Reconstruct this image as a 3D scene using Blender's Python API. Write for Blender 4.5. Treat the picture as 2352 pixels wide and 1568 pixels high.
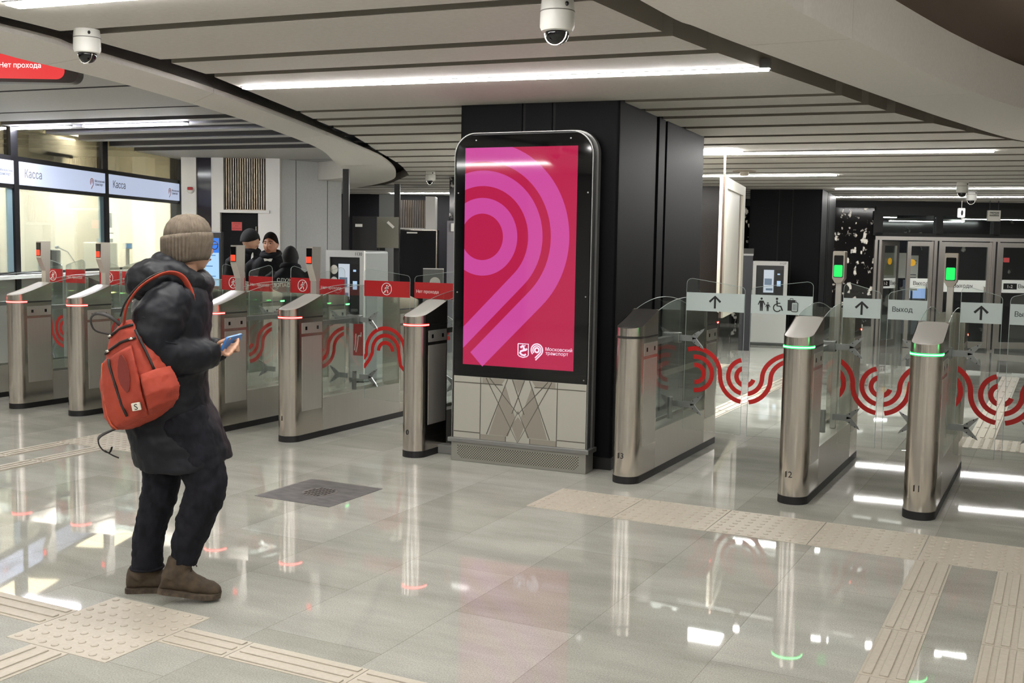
import bpy, bmesh, math, random
from mathutils import Vector, Matrix, noise
from math import pi, sin, cos, radians, sqrt, atan2
random.seed(7)
for o in list(bpy.data.objects): bpy.data.objects.remove(o, do_unlink=True)
S = bpy.context.scene
COL = S.collection

# ---------------------------------------------------------------- camera
cam_d = bpy.data.cameras.new('camera'); cam = bpy.data.objects.new('camera', cam_d); COL.objects.link(cam)
R = Vector((0.890038, 0.455582, 0.016649)); D = Vector((0.055896, -0.072809, -0.995778)); F = Vector((-0.452446, 0.887211, -0.090268))

cam.matrix_world = Matrix(((R.x, -D.x, -F.x, 0), (R.y, -D.y, -F.y, 0), (R.z, -D.z, -F.z, 1.68), (0, 0, 0, 1)))
cam_d.sensor_fit = 'HORIZONTAL'; cam_d.sensor_width = 36; cam_d.lens = 36 * 2494.7 / 2352
cam_d.clip_start = 0.05; cam_d.clip_end = 200
S.camera = cam

# ---------------------------------------------------------------- world, exposure
W = bpy.data.worlds.new('station_air'); S.world = W; W.use_nodes = True
W.node_tree.nodes['Background'].inputs[0].default_value = (0.96, 0.97, 1.0, 1)
W.node_tree.nodes['Background'].inputs[1].default_value = 0.14
vs = S.view_settings
vs.view_transform = 'Standard'; vs.look = 'None'; vs.gamma = 1; vs.use_curve_mapping = False
vs.exposure = 0.24
S.cycles.transparent_max_bounces = 48      # many panes of glass stand one behind the other
LED = 74.0        # strength of the ceiling light lines

# ---------------------------------------------------------------- materials
def lin(h):
    h = h.lstrip('#'); c = [int(h[i:i+2], 16) / 255 for i in (0, 2, 4)]
    return tuple((x / 12.92 if x <= .04045 else ((x + .055) / 1.055) ** 2.4) for x in c) + (1,)
MATS = {}
def mat(name, col='#808080', rough=.5, metal=0, spec=.5, emit=None, es=0, coat=0, bump=None):
    if name in MATS: return MATS[name]
    m = bpy.data.materials.new(name); m.use_nodes = True; nt = m.node_tree
    b = nt.nodes['Principled BSDF']
    b.inputs['Base Color'].default_value = lin(col); b.inputs['Roughness'].default_value = rough
    b.inputs['Metallic'].default_value = metal; b.inputs['Specular IOR Level'].default_value = spec
    b.inputs['Coat Weight'].default_value = coat; b.inputs['Coat Roughness'].default_value = .03
    if emit: b.inputs['Emission Color'].default_value = lin(emit); b.inputs['Emission Strength'].default_value = es
    if bump:
        sc, st, stretch = bump
        tc = nt.nodes.new('ShaderNodeTexCoord'); mp = nt.nodes.new('ShaderNodeMapping'); mp.inputs['Scale'].default_value = stretch
        n = nt.nodes.new('ShaderNodeTexNoise'); n.inputs['Scale'].default_value = sc; n.inputs['Detail'].default_value = 5
        bp = nt.nodes.new('ShaderNodeBump'); bp.inputs['Strength'].default_value = st; bp.inputs['Distance'].default_value = .02
        nt.links.new(tc.outputs['Object'], mp.inputs[0]); nt.links.new(mp.outputs[0], n.inputs['Vector'])
        nt.links.new(n.outputs[0], bp.inputs['Height']); nt.links.new(bp.outputs[0], b.inputs['Normal'])
    MATS[name] = m
    return m
def varied(name, c1, c2, scale=3, rough=.5, metal=0, stretch=(1, 1, 1), bump=0, detail=4, spec=.5, lo=.35, hi=.65):
    """two tones mixed by a noise pattern"""
    if name in MATS: return MATS[name]
    m = mat(name, c1, rough, metal, spec); nt = m.node_tree; b = nt.nodes['Principled BSDF']
    tc = nt.nodes.new('ShaderNodeTexCoord'); mp = nt.nodes.new('ShaderNodeMapping'); mp.inputs['Scale'].default_value = stretch
    n = nt.nodes.new('ShaderNodeTexNoise'); n.inputs['Scale'].default_value = scale; n.inputs['Detail'].default_value = detail
    r = nt.nodes.new('ShaderNodeValToRGB'); r.color_ramp.elements[0].position = lo; r.color_ramp.elements[1].position = hi
    r.color_ramp.elements[0].color = lin(c1); r.color_ramp.elements[1].color = lin(c2)
    nt.links.new(tc.outputs['Object'], mp.inputs[0]); nt.links.new(mp.outputs[0], n.inputs['Vector'])
    nt.links.new(n.outputs[0], r.inputs[0]); nt.links.new(r.outputs[0], b.inputs['Base Color'])
    if bump:
        bp = nt.nodes.new('ShaderNodeBump'); bp.inputs['Strength'].default_value = bump; bp.inputs['Distance'].default_value = .01
        nt.links.new(n.outputs[0], bp.inputs['Height']); nt.links.new(bp.outputs[0], b.inputs['Normal'])
    return m
def glass_mat(name, tint='#fcfefd', body=0.03, rough=0.0, refl=.6):
    if name in MATS: return MATS[name]
    m = bpy.data.materials.new(name); m.use_nodes = True; nt = m.node_tree; nt.nodes.clear()
    out = nt.nodes.new('ShaderNodeOutputMaterial'); tr = nt.nodes.new('ShaderNodeBsdfTransparent'); gl = nt.nodes.new('ShaderNodeBsdfGlossy')
    fr = nt.nodes.new('ShaderNodeFresnel'); mx = nt.nodes.new('ShaderNodeMixShader'); ad = nt.nodes.new('ShaderNodeMath')
    tr.inputs[0].default_value = lin(tint); gl.inputs['Roughness'].default_value = rough; gl.inputs[0].default_value = (.9, .95, .93, 1)
    fr.inputs[0].default_value = 1.45; ad.operation = 'MULTIPLY_ADD'; ad.inputs[1].default_value = refl; ad.inputs[2].default_value = body * .3
    nt.links.new(fr.outputs[0], ad.inputs[0]); nt.links.new(ad.outputs[0], mx.inputs[0])
    nt.links.new(tr.outputs[0], mx.inputs[1]); nt.links.new(gl.outputs[0], mx.inputs[2]); nt.links.new(mx.outputs[0], out.inputs[0])
    MATS[name] = m
    return m
def steel(name, col, r0, r1, stretch, dark=None):
    """brushed metal: fine streaks along one axis in tone and gloss"""
    m = varied(name, dark or col, col, 6, .3, 1, stretch, 0, 3)
    nt = m.node_tree; b = nt.nodes['Principled BSDF']; n = [x for x in nt.nodes if x.type == 'TEX_NOISE'][0]
    b.inputs['Roughness'].default_value = (r0 + r1) / 2
    b.inputs['Anisotropic'].default_value = .5
    return m
steel_v = steel('brushed_steel', '#d6d0c8', .17, .23, (40, 40, .3), '#d0cac1')
steel_h = steel('brushed_steel_side', '#c6c2bb', .28, .36, (40, 40, .3), '#c1bdb5')
steel_h.node_tree.nodes['Principled BSDF'].inputs['Metallic'].default_value = .72
chrome = mat('polished_steel', '#cfcac2', .15, 1)
alu = mat('grey_aluminium', '#8e8e8c', .35, .8)
wing_grey = mat('grey_cast_metal', '#8f9190', .4, .6)
black = mat('black_plastic', '#101010', .4)
plinth_m = mat('black_rubber', '#0c0b0c', .5)
darkwin = mat('dark_lens', '#0a0a0c', .15)
white_p = mat('white_plastic', '#d9d8d2', .4)
cream_p = mat('cream_paint', '#d8d4c4', .5)
black_sat = varied('black_satin_panel', '#08080a', '#0b0b0d', 60, .5, .0, (1, 1, 1), .02, 4, .10)
blackmat = mat('black_matt', '#0b0b0c', .7)
red_led = mat('red_light', '#400000', .4, emit='#ff1a14', es=5)
green_led = mat('green_light', '#003010', .4, emit='#08f04a', es=4)
red_core = mat('red_light_core', '#400000', .4, emit='#ff8078', es=9)
green_core = mat('green_light_core', '#003010', .4, emit='#8dffb4', es=8)
off_led = mat('unlit_light', '#2c2a28', .3)
red_lamp = mat('red_signal', '#400000', .4, emit='#ff2f18', es=2.2)
green_lamp = mat('green_signal', '#003010', .4, emit='#10e862', es=1.0)
glass = glass_mat('clear_glass')
glass_side = glass_mat('side_glass', '#fbfdfc', .01, 0, .18)
glass_edge = mat('glass_edge', '#b9c4c0', .2, 0, .6)
red_film = mat('red_film', '#b3121a', .35)
grey_film = mat('pale_grey_film', '#b4c0bd', .45)
red_motif_m = mat('red_vinyl', '#bb1410', .4)
white_ink = mat('white_ink', '#eeeae6', .5)
black_ink = mat('black_ink', '#0a0a0a', .5)
led_white = mat('led_diffuser', '#ffffff', .5, emit='#fdfbf8', es=LED)
led_cool = mat('led_diffuser_cool', '#ffffff', .5, emit='#eef4ff', es=LED * .7)

# ---------------------------------------------------------------- object helpers
def link(o, parent=None):
    COL.objects.link(o)
    if parent is not None: o.parent = parent
    return o
def obj(name, bm, m, parent=None, smooth=False, loc=None, rotz=0):
    me = bpy.data.meshes.new(name)
    if isinstance(bm, bmesh.types.BMesh):
        bmesh.ops.recalc_face_normals(bm, faces=bm.faces); bm.to_mesh(me); bm.free()
    else: me = bm
    for x in (m if isinstance(m, (list, tuple)) else [m]): me.materials.append(x)
    if smooth: me.shade_smooth()
    o = bpy.data.objects.new(name, me); link(o, parent)
    if loc is not None: o.location = loc
    if rotz: o.rotation_euler = (0, 0, rotz)
    return o
def tag(o, label=None, cat=None, group=None, kind=None):
    if label: o['label'] = label
    if cat: o['category'] = cat
    if group: o['group'] = group
    if kind: o['kind'] = kind
    return o
def thing(name, label, cat, loc=(0, 0, 0), rotz=0, group=None, kind=None):
    o = bpy.data.objects.new(name, None); COL.objects.link(o); o.empty_display_size = .1
    o.location = loc; o.rotation_euler = (0, 0, rotz)
    return tag(o, label, cat, group, kind)
def struct(name, bm, m, smooth=False, loc=None, rotz=0, label=None):
    o = obj(name, bm, m, None, smooth, loc, rotz); o['kind'] = 'structure'
    if label: o['label'] = label; o['category'] = name.split('_')[0]
    return o
def bake(o):
    """apply the modifiers of a mesh object"""
    dg = bpy.context.evaluated_depsgraph_get(); dg.update()
    me = bpy.data.meshes.new_from_object(o.evaluated_get(dg)); old = o.data
    o.modifiers.clear(); o.data = me; bpy.data.meshes.remove(old); me.name = o.name
    return o
def autosmooth(o, deg=35):
    me = o.data; me.shade_smooth(); me.set_sharp_from_angle(angle=radians(deg)); return o

# ---------------------------------------------------------------- mesh helpers
def BM(): return bmesh.new()
def box(bm, x0, x1, y0, y1, z0, z1, M=None, bev=0):
    vs_ = [bm.verts.new((x, y, z)) for z in (z0, z1) for y in (y0, y1) for x in (x0, x1)]
    fs = [bm.faces.new([vs_[i] for i in q]) for q in ((0, 2, 3, 1), (4, 5, 7, 6), (0, 1, 5, 4), (2, 6, 7, 3), (0, 4, 6, 2), (1, 3, 7, 5))]
    if M is not None: bmesh.ops.transform(bm, matrix=M, verts=vs_)
    if bev: bmesh.ops.bevel(bm, geom=list({e for f in fs for e in f.edges}), offset=bev, segments=2, affect='EDGES', profile=.5)
    return bm
def prism(bm, pts, z0, z1, axis='z'):
    """closed outline extruded along an axis; for axis 'y' the outline is (x, z)"""
    f = {'z': lambda p, t: (p[0], p[1], t), 'y': lambda p, t: (p[0], t, p[1]), 'x': lambda p, t: (t, p[0], p[1])}[axis]
    a = [bm.verts.new(f(p, z0)) for p in pts]; b = [bm.verts.new(f(p, z1)) for p in pts]; n = len(pts)
    for i in range(n): bm.faces.new((a[i], a[(i + 1) % n], b[(i + 1) % n], b[i]))
    bm.faces.new(a); bm.faces.new(b)
    return bm
def ring_pts(c, ax, ay, n, ux=Vector((1, 0, 0)), uy=Vector((0, 1, 0)), sq=2.0):
    out = []
    for i in range(n):
        t = 2 * pi * i / n; ct, st = cos(t), sin(t)
        out.append(Vector(c) + ux * ax * math.copysign(abs(ct) ** (2 / sq), ct) + uy * ay * math.copysign(abs(st) ** (2 / sq), st))
    return out
def loft(bm, rings, cap=True, closed=True):
    rows = [[bm.verts.new(p) for p in r] for r in rings]; n = len(rows[0])
    for a, b in zip(rows, rows[1:]):
        for i in range(n if closed else n - 1): bm.faces.new((a[i], a[(i + 1) % n], b[(i + 1) % n], b[i]))
    if cap and closed: bm.faces.new(rows[0][::-1]); bm.faces.new(rows[-1])
    return rows
def bend(P, n=5):
    P = [Vector(p) for p in P]; out = []
    for i in range(len(P) - 1):
        p0, p1, p2, p3 = P[max(i - 1, 0)], P[i], P[i + 1], P[min(i + 2, len(P) - 1)]
        for k in range(n):
            t = k / n; out.append(.5 * ((2 * p1) + (-p0 + p2) * t + (2 * p0 - 5 * p1 + 4 * p2 - p3) * t * t + (-p0 + 3 * p1 - 3 * p2 + p3) * t ** 3))
    return out + [P[-1]]
def frames(path):
    path = [Vector(p) for p in path]; T = []
    for i in range(len(path)):
        T.append((path[min(i + 1, len(path) - 1)] - path[max(i - 1, 0)]).normalized())
    up = Vector((0, 0, 1)) if abs(T[0].z) < .9 else Vector((1, 0, 0)); out = []
    n = (up - T[0] * up.dot(T[0])).normalized()
    for t in T:
        n = (n - t * n.dot(t)).normalized(); out.append((n, t.cross(n)))
    return path, out
def tube(bm, path, rad, n=10, flat=1.0):
    path, fr = frames(path); rad = rad if isinstance(rad, (list, tuple)) else [rad] * len(path)
    loft(bm, [ring_pts(p, r, r * flat, n, a, b) for p, r, (a, b) in zip(path, rad, fr)])
    return bm
def lathe(bm, prof, c=(0, 0), n=32):
    loft(bm, [[Vector((c[0] + max(r, 1e-4) * cos(2 * pi * i / n), c[1] + max(r, 1e-4) * sin(2 * pi * i / n), z)) for i in range(n)] for r, z in prof])
    return bm
def ellipsoid(bm, c, rx, ry, rz, n=20, m=12, M=None):
    rows = []
    for j in range(m + 1):
        t = -pi / 2 + pi * j / m; k = max(cos(t), .01)
        rows.append([Vector((rx * k * cos(2 * pi * i / n), ry * k * sin(2 * pi * i / n), rz * sin(t))) for i in range(n)])
    if M is not None: rows = [[M @ p for p in r] for r in rows]
    loft(bm, [[p + Vector(c) for p in r] for r in rows]); return bm
def arc(cx, cz, r, a0, a1, n=24):
    return [(cx + r * cos(radians(a0 + (a1 - a0) * i / n)), cz + r * sin(radians(a0 + (a1 - a0) * i / n))) for i in range(n + 1)]
def stroke(bm, pts, w, y, th=.0012):
    """flat ribbon of width w along 2-D points (x, z), lying at depth y"""
    P = [Vector((p[0], p[1])) for p in pts]; L = []; Rr = []
    for i in range(len(P)):
        t = (P[min(i + 1, len(P) - 1)] - P[max(i - 1, 0)]).normalized(); nn = Vector((-t.y, t.x)) * w / 2
        L.append(P[i] + nn); Rr.append(P[i] - nn)
    a = [[bm.verts.new((q.x, yy, q.y)) for q in L] for yy in (y, y - th)]; b = [[bm.verts.new((q.x, yy, q.y)) for q in Rr] for yy in (y, y - th)]
    for i in range(len(P) - 1):
        bm.faces.new((a[1][i], a[1][i + 1], b[1][i + 1], b[1][i])); bm.faces.new((a[0][i], b[0][i], b[0][i + 1], a[0][i + 1]))
        bm.faces.new((a[0][i], a[0][i + 1], a[1][i + 1], a[1][i])); bm.faces.new((b[0][i], b[1][i], b[1][i + 1], b[0][i + 1]))
    return bm
def disc(bm, cx, cz, r, y, th=.0012, n=28): return prism(bm, arc(cx, cz, r, 0, 360, n)[:-1], y - th, y, 'y')
def poly(bm, pts, y, th=.0012): return prism(bm, pts, y - th, y, 'y')
def rrect(x0, x1, z0, z1, r, corners=(1, 1, 1, 1), n=8):
    """rounded rectangle outline; corners: bl, br, tr, tl"""
    out = []
    for k, (cx, cz, a) in enumerate(((x0 + r, z0 + r, 180), (x1 - r, z0 + r, 270), (x1 - r, z1 - r, 0), (x0 + r, z1 - r, 90))):
        if corners[k]: out += arc(cx, cz, r, a, a + 90, n)
        else: out.append(((x0, z0), (x1, z0), (x1, z1), (x0, z1))[k])
    return out
def glyph_mesh(s, size, align='LEFT', bold=0):
    cu = bpy.data.curves.new('t', 'FONT'); cu.body = s; cu.size = size; cu.align_x = align; cu.align_y = 'BOTTOM_BASELINE'
    cu.extrude = .0008; cu.resolution_u = 3
    t = bpy.data.objects.new('t', cu); COL.objects.link(t)
    dg = bpy.context.evaluated_depsgraph_get(); dg.update()
    me = bpy.data.meshes.new_from_object(t.evaluated_get(dg)); bpy.data.objects.remove(t); bpy.data.curves.remove(cu)
    return me
def text(name, s, size, loc, m, parent=None, align='CENTER', rot=(pi / 2, 0, 0), bold=0, sx=1.0):
    bm = bmesh.new(); x = 0; low = [v.co for v in glyph_mesh('х', size).vertices]; xh = max(c.y for c in low); wt = size * .088
    for k, piece in enumerate(s.split('ы')):
        if k:                                   # the letter drawn as a stem, a bowl and a second stem
            p0 = x + size * .075; r = xh * .29; e0 = p0 + wt / 2
            P = [(e0, xh - .0)] + [(e0, .0 + wt / 2)] + [(e0 + xh * .22 + r * sin(radians(a)), r + wt * .25 - r * cos(radians(a)) + wt * .25) for a in range(0, 181, 20)] + [(e0, 2 * r + wt * .5)]
            for Q in ([(e0, 0), (e0, xh)], P[1:], [(e0 + xh * .22 + r + wt * 1.25, 0), (e0 + xh * .22 + r + wt * 1.25, xh)]):
                b2 = bmesh.new(); stroke(b2, Q, wt, .0008, .0016)
                for v in b2.verts: v.co = Vector((v.co.x, v.co.z, -v.co.y))
                mm = bpy.data.meshes.new('g'); b2.to_mesh(mm); b2.free(); bm.from_mesh(mm); bpy.data.meshes.remove(mm)
            x = e0 + xh * .22 + r + wt * 1.75 + size * .03
        if piece:
            me = glyph_mesh(piece, size, 'LEFT', bold); n0 = len(bm.verts); bm.from_mesh(me); bpy.data.meshes.remove(me); bm.verts.ensure_lookup_table()
            for v in bm.verts[n0:]: v.co.x += x
            x = max([v.co.x for v in bm.verts[n0:]] + [x]) + (size * .03 if k == 0 else size * .03)
    xs = [v.co.x for v in bm.verts]; ys = [v.co.y for v in bm.verts]
    dx = (min(xs) + max(xs)) / 2 if align == 'CENTER' else min(xs)
    for v in bm.verts: v.co.x -= dx; v.co.y -= (min(ys) + max(ys)) / 2
    me = bpy.data.meshes.new(name); bm.to_mesh(me); bm.free(); me.materials.append(m)
    o = bpy.data.objects.new(name, me); link(o, parent); o.location = loc; o.rotation_euler = rot; o.scale = (sx, 1, 1)
    return o
# ================================================================ the setting
def floor_material():
    m = mat('granite_floor', '#b4aea4', .1, 0, .33); nt = m.node_tree; b = nt.nodes['Principled BSDF']; L = nt.links.new
    tc = nt.nodes.new('ShaderNodeTexCoord'); mp = nt.nodes.new('ShaderNodeMapping'); mp.inputs['Rotation'].default_value = (0, 0, pi / 2); mp.inputs['Location'].default_value = (0, .01, 0)
    br = nt.nodes.new('ShaderNodeTexBrick'); br.offset = .5; br.inputs['Scale'].default_value = 1; br.inputs['Brick Width'].default_value = 1.2
    br.inputs['Row Height'].default_value = .6; br.inputs['Mortar Size'].default_value = .0016; br.inputs['Mortar Smooth'].default_value = .3
    br.inputs['Color1'].default_value = lin('#adaca4'); br.inputs['Color2'].default_value = lin('#9d9c93'); br.inputs['Mortar'].default_value = lin('#88857d'); br.inputs['Bias'].default_value = -.1
    n1 = nt.nodes.new('ShaderNodeTexNoise'); n1.inputs['Scale'].default_value = 1.3; n1.inputs['Detail'].default_value = 6; n1.inputs['Roughness'].default_value = .65
    n2 = nt.nodes.new('ShaderNodeTexNoise'); n2.inputs['Scale'].default_value = 160; n2.inputs['Detail'].default_value = 2
    mp2 = nt.nodes.new('ShaderNodeMapping'); mp2.inputs['Scale'].default_value = (.8, 2.6, 1)
    r1 = nt.nodes.new('ShaderNodeMapRange'); r1.inputs[1].default_value = .3; r1.inputs[2].default_value = .7; r1.inputs[3].default_value = .80; r1.inputs[4].default_value = 1.14
    r2 = nt.nodes.new('ShaderNodeMapRange'); r2.inputs[1].default_value = .25; r2.inputs[2].default_value = .75; r2.inputs[3].default_value = .74; r2.inputs[4].default_value = 1.22
    mu = nt.nodes.new('ShaderNodeMath'); mu.operation = 'MULTIPLY'
    mx = nt.nodes.new('ShaderNodeVectorMath'); mx.operation = 'SCALE'
    L(tc.outputs['Object'], mp.inputs[0]); L(mp.outputs[0], br.inputs['Vector']); L(tc.outputs['Object'], mp2.inputs[0]); L(mp2.outputs[0], n1.inputs['Vector']); L(tc.outputs['Object'], n2.inputs['Vector'])
    L(n1.outputs[0], r1.inputs[0]); L(n2.outputs[0], r2.inputs[0]); L(r1.outputs[0], mu.inputs[0]); L(r2.outputs[0], mu.inputs[1])
    L(br.outputs['Color'], mx.inputs[0]); L(mu.outputs[0], mx.inputs['Scale']); L(mx.outputs[0], b.inputs['Base Color'])
    rr = nt.nodes.new('ShaderNodeMapRange'); rr.inputs[3].default_value = .012; rr.inputs[4].default_value = .04; L(n1.outputs[0], rr.inputs[0]); L(rr.outputs[0], b.inputs['Roughness'])
    return m
FLOOR = floor_material()
bm = BM()
def quad(bm, *p): return bm.faces.new([bm.verts.new(q) for q in p])
quad(bm, (-32, -12, 0), (14, -12, 0), (14, 16.5, 0), (-32, 16.5, 0))
quad(bm, (-32, 16.5, 0), (-3.75, 16.5, 0), (-3.75, 34, 0), (-32, 34, 0))
quad(bm, (-3.75, 16.5, 0), (14, 16.5, 0), (14, 34, -.934), (-3.75, 34, -.934))
quad(bm, (-3.75, 16.5, 0), (-3.75, 34, -.934), (-3.75, 34, 0), (-3.75, 33, 0))
me_ = bpy.data.meshes.new('floor'); bmesh.ops.remove_doubles(bm, verts=bm.verts, dist=1e-4); bm.to_mesh(me_); bm.free()
struct('floor', me_, FLOOR, label='polished grey granite floor of the ticket hall')
ramp_z = lambda y: -.0534 * max(0, y - 16.5)

# slat directions of the ceiling
E1 = Vector((.99493, .10056)); N1 = Vector((-.10056, .99493))
def ve(pts): return [(Vector(p).dot(N1), Vector(p).dot(E1)) for p in pts]
def interp(c, v):
    if v <= c[0][0]: return c[0][1]
    for (a, b), (c2, d) in zip(c, c[1:]):
        if v <= c2: return b + (d - b) * (v - a) / (c2 - a)
    return c[-1][1]
XY = lambda e, v: (E1 * e + N1 * v)
Lc = ve([(-4.35, -6), (-4.45, 1), (-4.56, 3.56), (-4.66, 4.0), (-4.80, 4.75), (-4.97, 5.4), (-5.15, 5.95), (-5.55, 6.93), (-5.92, 7.76), (-6.50, 9.21), (-7.20, 10.59), (-8.18, 12.6), (-9.3, 14.6), (-11.3, 17.0), (-14.5, 19.2), (-20, 20.5)])
Rc = ve([(-1.90, -6), (-1.88, 4.4), (-1.83, 5.18), (-1.78, 5.65), (-1.68, 6.27), (-1.48, 7.49), (-1.34, 8.42), (-1.14, 9.37), (-.80, 10.58), (-.35, 11.9), (.7, 13.3), (3, 14.4), (8, 14.9)])
CZ = 2.72
ceil_m = varied('ceiling_panel', '#c0bdb6', '#c6c3bc', 40, .6, 0)
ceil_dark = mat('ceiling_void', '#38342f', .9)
gaps = [-4.2, -3.3, -2.2, -1.2, .4, 1.3, 2.2, 3.0, 4.50, 5.37, 5.91, 7.77, 8.30, 8.84, 9.63, 10.47, 11.27]
v = 12.15
while v < 27.5: gaps.append(v); v += .87
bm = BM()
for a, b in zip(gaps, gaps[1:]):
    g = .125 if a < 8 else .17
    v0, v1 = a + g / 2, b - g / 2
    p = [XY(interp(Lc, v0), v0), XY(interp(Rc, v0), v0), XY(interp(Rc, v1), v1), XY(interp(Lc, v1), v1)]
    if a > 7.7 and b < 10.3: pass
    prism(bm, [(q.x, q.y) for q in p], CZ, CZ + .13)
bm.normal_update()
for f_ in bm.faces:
    if abs(f_.normal.z) < .5: f_.material_index = 1          # upright slat faces coloured darker so the gaps read as dark lines
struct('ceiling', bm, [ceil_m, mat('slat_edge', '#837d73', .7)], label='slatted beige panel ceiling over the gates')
bm = BM(); box(bm, -1.3, 9, -8, 34, 3.36, 3.42)
struct('ceiling', bm, mat('ceiling_slab', '#a39185', .9), label='brown slab high above the right opening')
bm = BM(); box(bm, -26, -1.31, -8, 34, 3.36, 3.42)
struct('ceiling', bm, mat('ceiling_slab_dark', '#2e2c2e', .9), label='dark slab above the ceiling panels')
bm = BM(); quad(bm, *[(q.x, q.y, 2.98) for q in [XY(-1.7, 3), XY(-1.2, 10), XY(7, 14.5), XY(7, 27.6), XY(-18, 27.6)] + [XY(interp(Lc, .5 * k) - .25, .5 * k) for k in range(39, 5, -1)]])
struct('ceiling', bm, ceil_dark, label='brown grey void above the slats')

def smooth_curve(pts, n=6):
    P = [Vector(p) for p in pts]; out = []
    for i in range(len(P) - 1):
        p0, p1, p2, p3 = P[max(i - 1, 0)], P[i], P[i + 1], P[min(i + 2, len(P) - 1)]
        for k in range(n):
            t = k / n
            out.append(.5 * ((2 * p1) + (-p0 + p2) * t + (2 * p0 - 5 * p1 + 4 * p2 - p3) * t * t + (-p0 + 3 * p1 - 3 * p2 + p3) * t ** 3))
    return out + [P[-1]]
def band(bm, A, B, z0, za, zb, cuts):
    """ceiling band between two curves; za, zb: how high its two side faces rise"""
    n = min(len(A), len(B)); marks = [0] + cuts + [n - 1]
    for s, t in zip(marks, marks[1:]):
        rows = []
        for i in range(s, t + 1):
            a, b = A[i].copy(), B[i].copy()
            if i == s and s: d = (A[i + 1] - A[i]).normalized(); a = a + d * .006; d = (B[i + 1] - B[i]).normalized(); b = b + d * .006
            rows.append([Vector((a.x, a.y, za)), Vector((a.x, a.y, z0)), Vector((b.x, b.y, z0)), Vector((b.x, b.y, zb))])
        loft(bm, rows)
LA = smooth_curve([(-4.6, -6), (-4.7, .5), (-4.84, 3.72), (-4.99, 4.4), (-5.20, 5.2), (-5.52, 6.17), (-6.06, 7.58), (-7.05, 9.96), (-7.85, 11.74), (-9.1, 13.9), (-10.5, 15.8), (-12.8, 17.9), (-15, 19)])
LB = smooth_curve([(-5.5, -6), (-5.45, .5), (-5.41, 3.72), (-5.52, 4.5), (-5.72, 5.4), (-6.12, 6.6), (-6.62, 7.9), (-7.55, 9.95), (-8.62, 11.7), (-9.75, 13.5), (-10.7, 14.75), (-12.6, 15.6), (-14.5, 15.9)])
band_m = varied('ceiling_band', '#d8d5ce', '#dedbd5', 50, .6)
bm = BM(); band(bm, LA, LB, 2.70, 2.735, 3.0, [9, 19, 29, 39, 50, 60])
struct('trim_1', bm, band_m, label='curved pale ceiling band on the left')
RA = smooth_curve([(-1.68, -6), (-1.68, 0), (-1.66, 4.3), (-1.61, 5.04), (-1.48, 5.9), (-1.22, 7.49), (-.86, 9.46), (-.42, 11.3), (.3, 12.5), (1.6, 13.5), (4, 14.2), (8, 14.4)])
RB = smooth_curve([(-1.2, -6), (-1.2, 0), (-1.12, 4.3), (-1.07, 5.08), (-.95, 5.9), (-.66, 7.49), (-.27, 9.0), (.25, 10.2), (1.0, 11.1), (2.2, 11.8), (4.2, 12.2), (8, 12.3)])
bm = BM(); band(bm, RA, RB, 2.70, 2.735, 3.0, [10, 22, 31, 39, 46])
struct('trim_2', bm, band_m, label='curved grey ceiling band on the right')
# left opening: wide panels at 3.0 m and thin blades further back
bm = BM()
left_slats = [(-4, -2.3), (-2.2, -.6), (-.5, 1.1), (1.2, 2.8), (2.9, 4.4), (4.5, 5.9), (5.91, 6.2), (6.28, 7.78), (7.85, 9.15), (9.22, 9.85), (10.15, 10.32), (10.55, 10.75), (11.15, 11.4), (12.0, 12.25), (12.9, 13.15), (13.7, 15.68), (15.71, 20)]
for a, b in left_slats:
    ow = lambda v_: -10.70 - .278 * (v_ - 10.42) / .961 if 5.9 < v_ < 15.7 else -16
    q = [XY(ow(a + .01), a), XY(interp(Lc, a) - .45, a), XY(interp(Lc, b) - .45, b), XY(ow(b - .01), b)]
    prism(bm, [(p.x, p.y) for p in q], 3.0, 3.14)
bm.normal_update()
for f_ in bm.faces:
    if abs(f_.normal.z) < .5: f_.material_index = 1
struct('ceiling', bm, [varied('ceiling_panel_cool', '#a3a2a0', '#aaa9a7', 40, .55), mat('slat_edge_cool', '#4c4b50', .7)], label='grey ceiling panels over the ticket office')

# ---------------------------------------------------------------- ceiling lights
def light(x0, y0, x1, y1, w, label, z=CZ, drop=.012, m=None, group='ceiling light lines'):
    a, b = Vector((x0, y0)), Vector((x1, y1)); c = (a + b) / 2; L = (b - a).length / 2
    t = thing('ceiling_light', label, 'ceiling light', (c.x, c.y, z), atan2(b.y - a.y, b.x - a.x), group)
    bm = BM(); box(bm, -L - .01, L + .01, -w / 2 - .008, w / 2 + .008, -.004, .05); obj('housing', bm, alu, t)
    bm = BM(); box(bm, -L, L, -w / 2, w / 2, -drop - .004, -.0045, bev=.004); obj('diffuser', bm, m or led_white, t)
    return t
led_left = mat('led_diffuser_left', '#ffffff', .5, emit='#f6f6ff', es=LED * 2.2)
light(-4.32, 3.44, -1.95, 3.70, .085, 'white light line cut off by the top left corner')
light(-5.13, 5.93, -1.62, 6.41, .05, 'long white light line crossing above the advertising totem', drop=.012)
light(-3.9, 11.95, -.76, 12.45, .085, 'white light line right of the black pillar top')
light(-4.9, 11.55, -3.25, 11.72, .42, 'broad glowing panel added for the glare on the slats beside the black pillar top', group='glare panels')  # glare of the overlit slats put in as a glowing panel
light(-5.4, 15.7, -3.0, 15.9, .09, 'thin white light line above the white framed panel')
light(-3.7, 19.55, .8, 20.0, .065, 'white light line right of the far black pillar top')
light(-4.9, 22.6, 2.0, 23.2, .07, 'white light line just before the exit doors')
light(-13.2, 20.0, -9.5, 20.37, .16, 'white light line left of the totem edge')
light(-15.2, 23.6, -12.0, 23.9, .14, 'short white light line low beside the totem edge')
light(-10.6, 9.42, -9.16, 9.58, .10, 'white light line over the ticket office signs', 3.0, .02, led_left)
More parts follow.
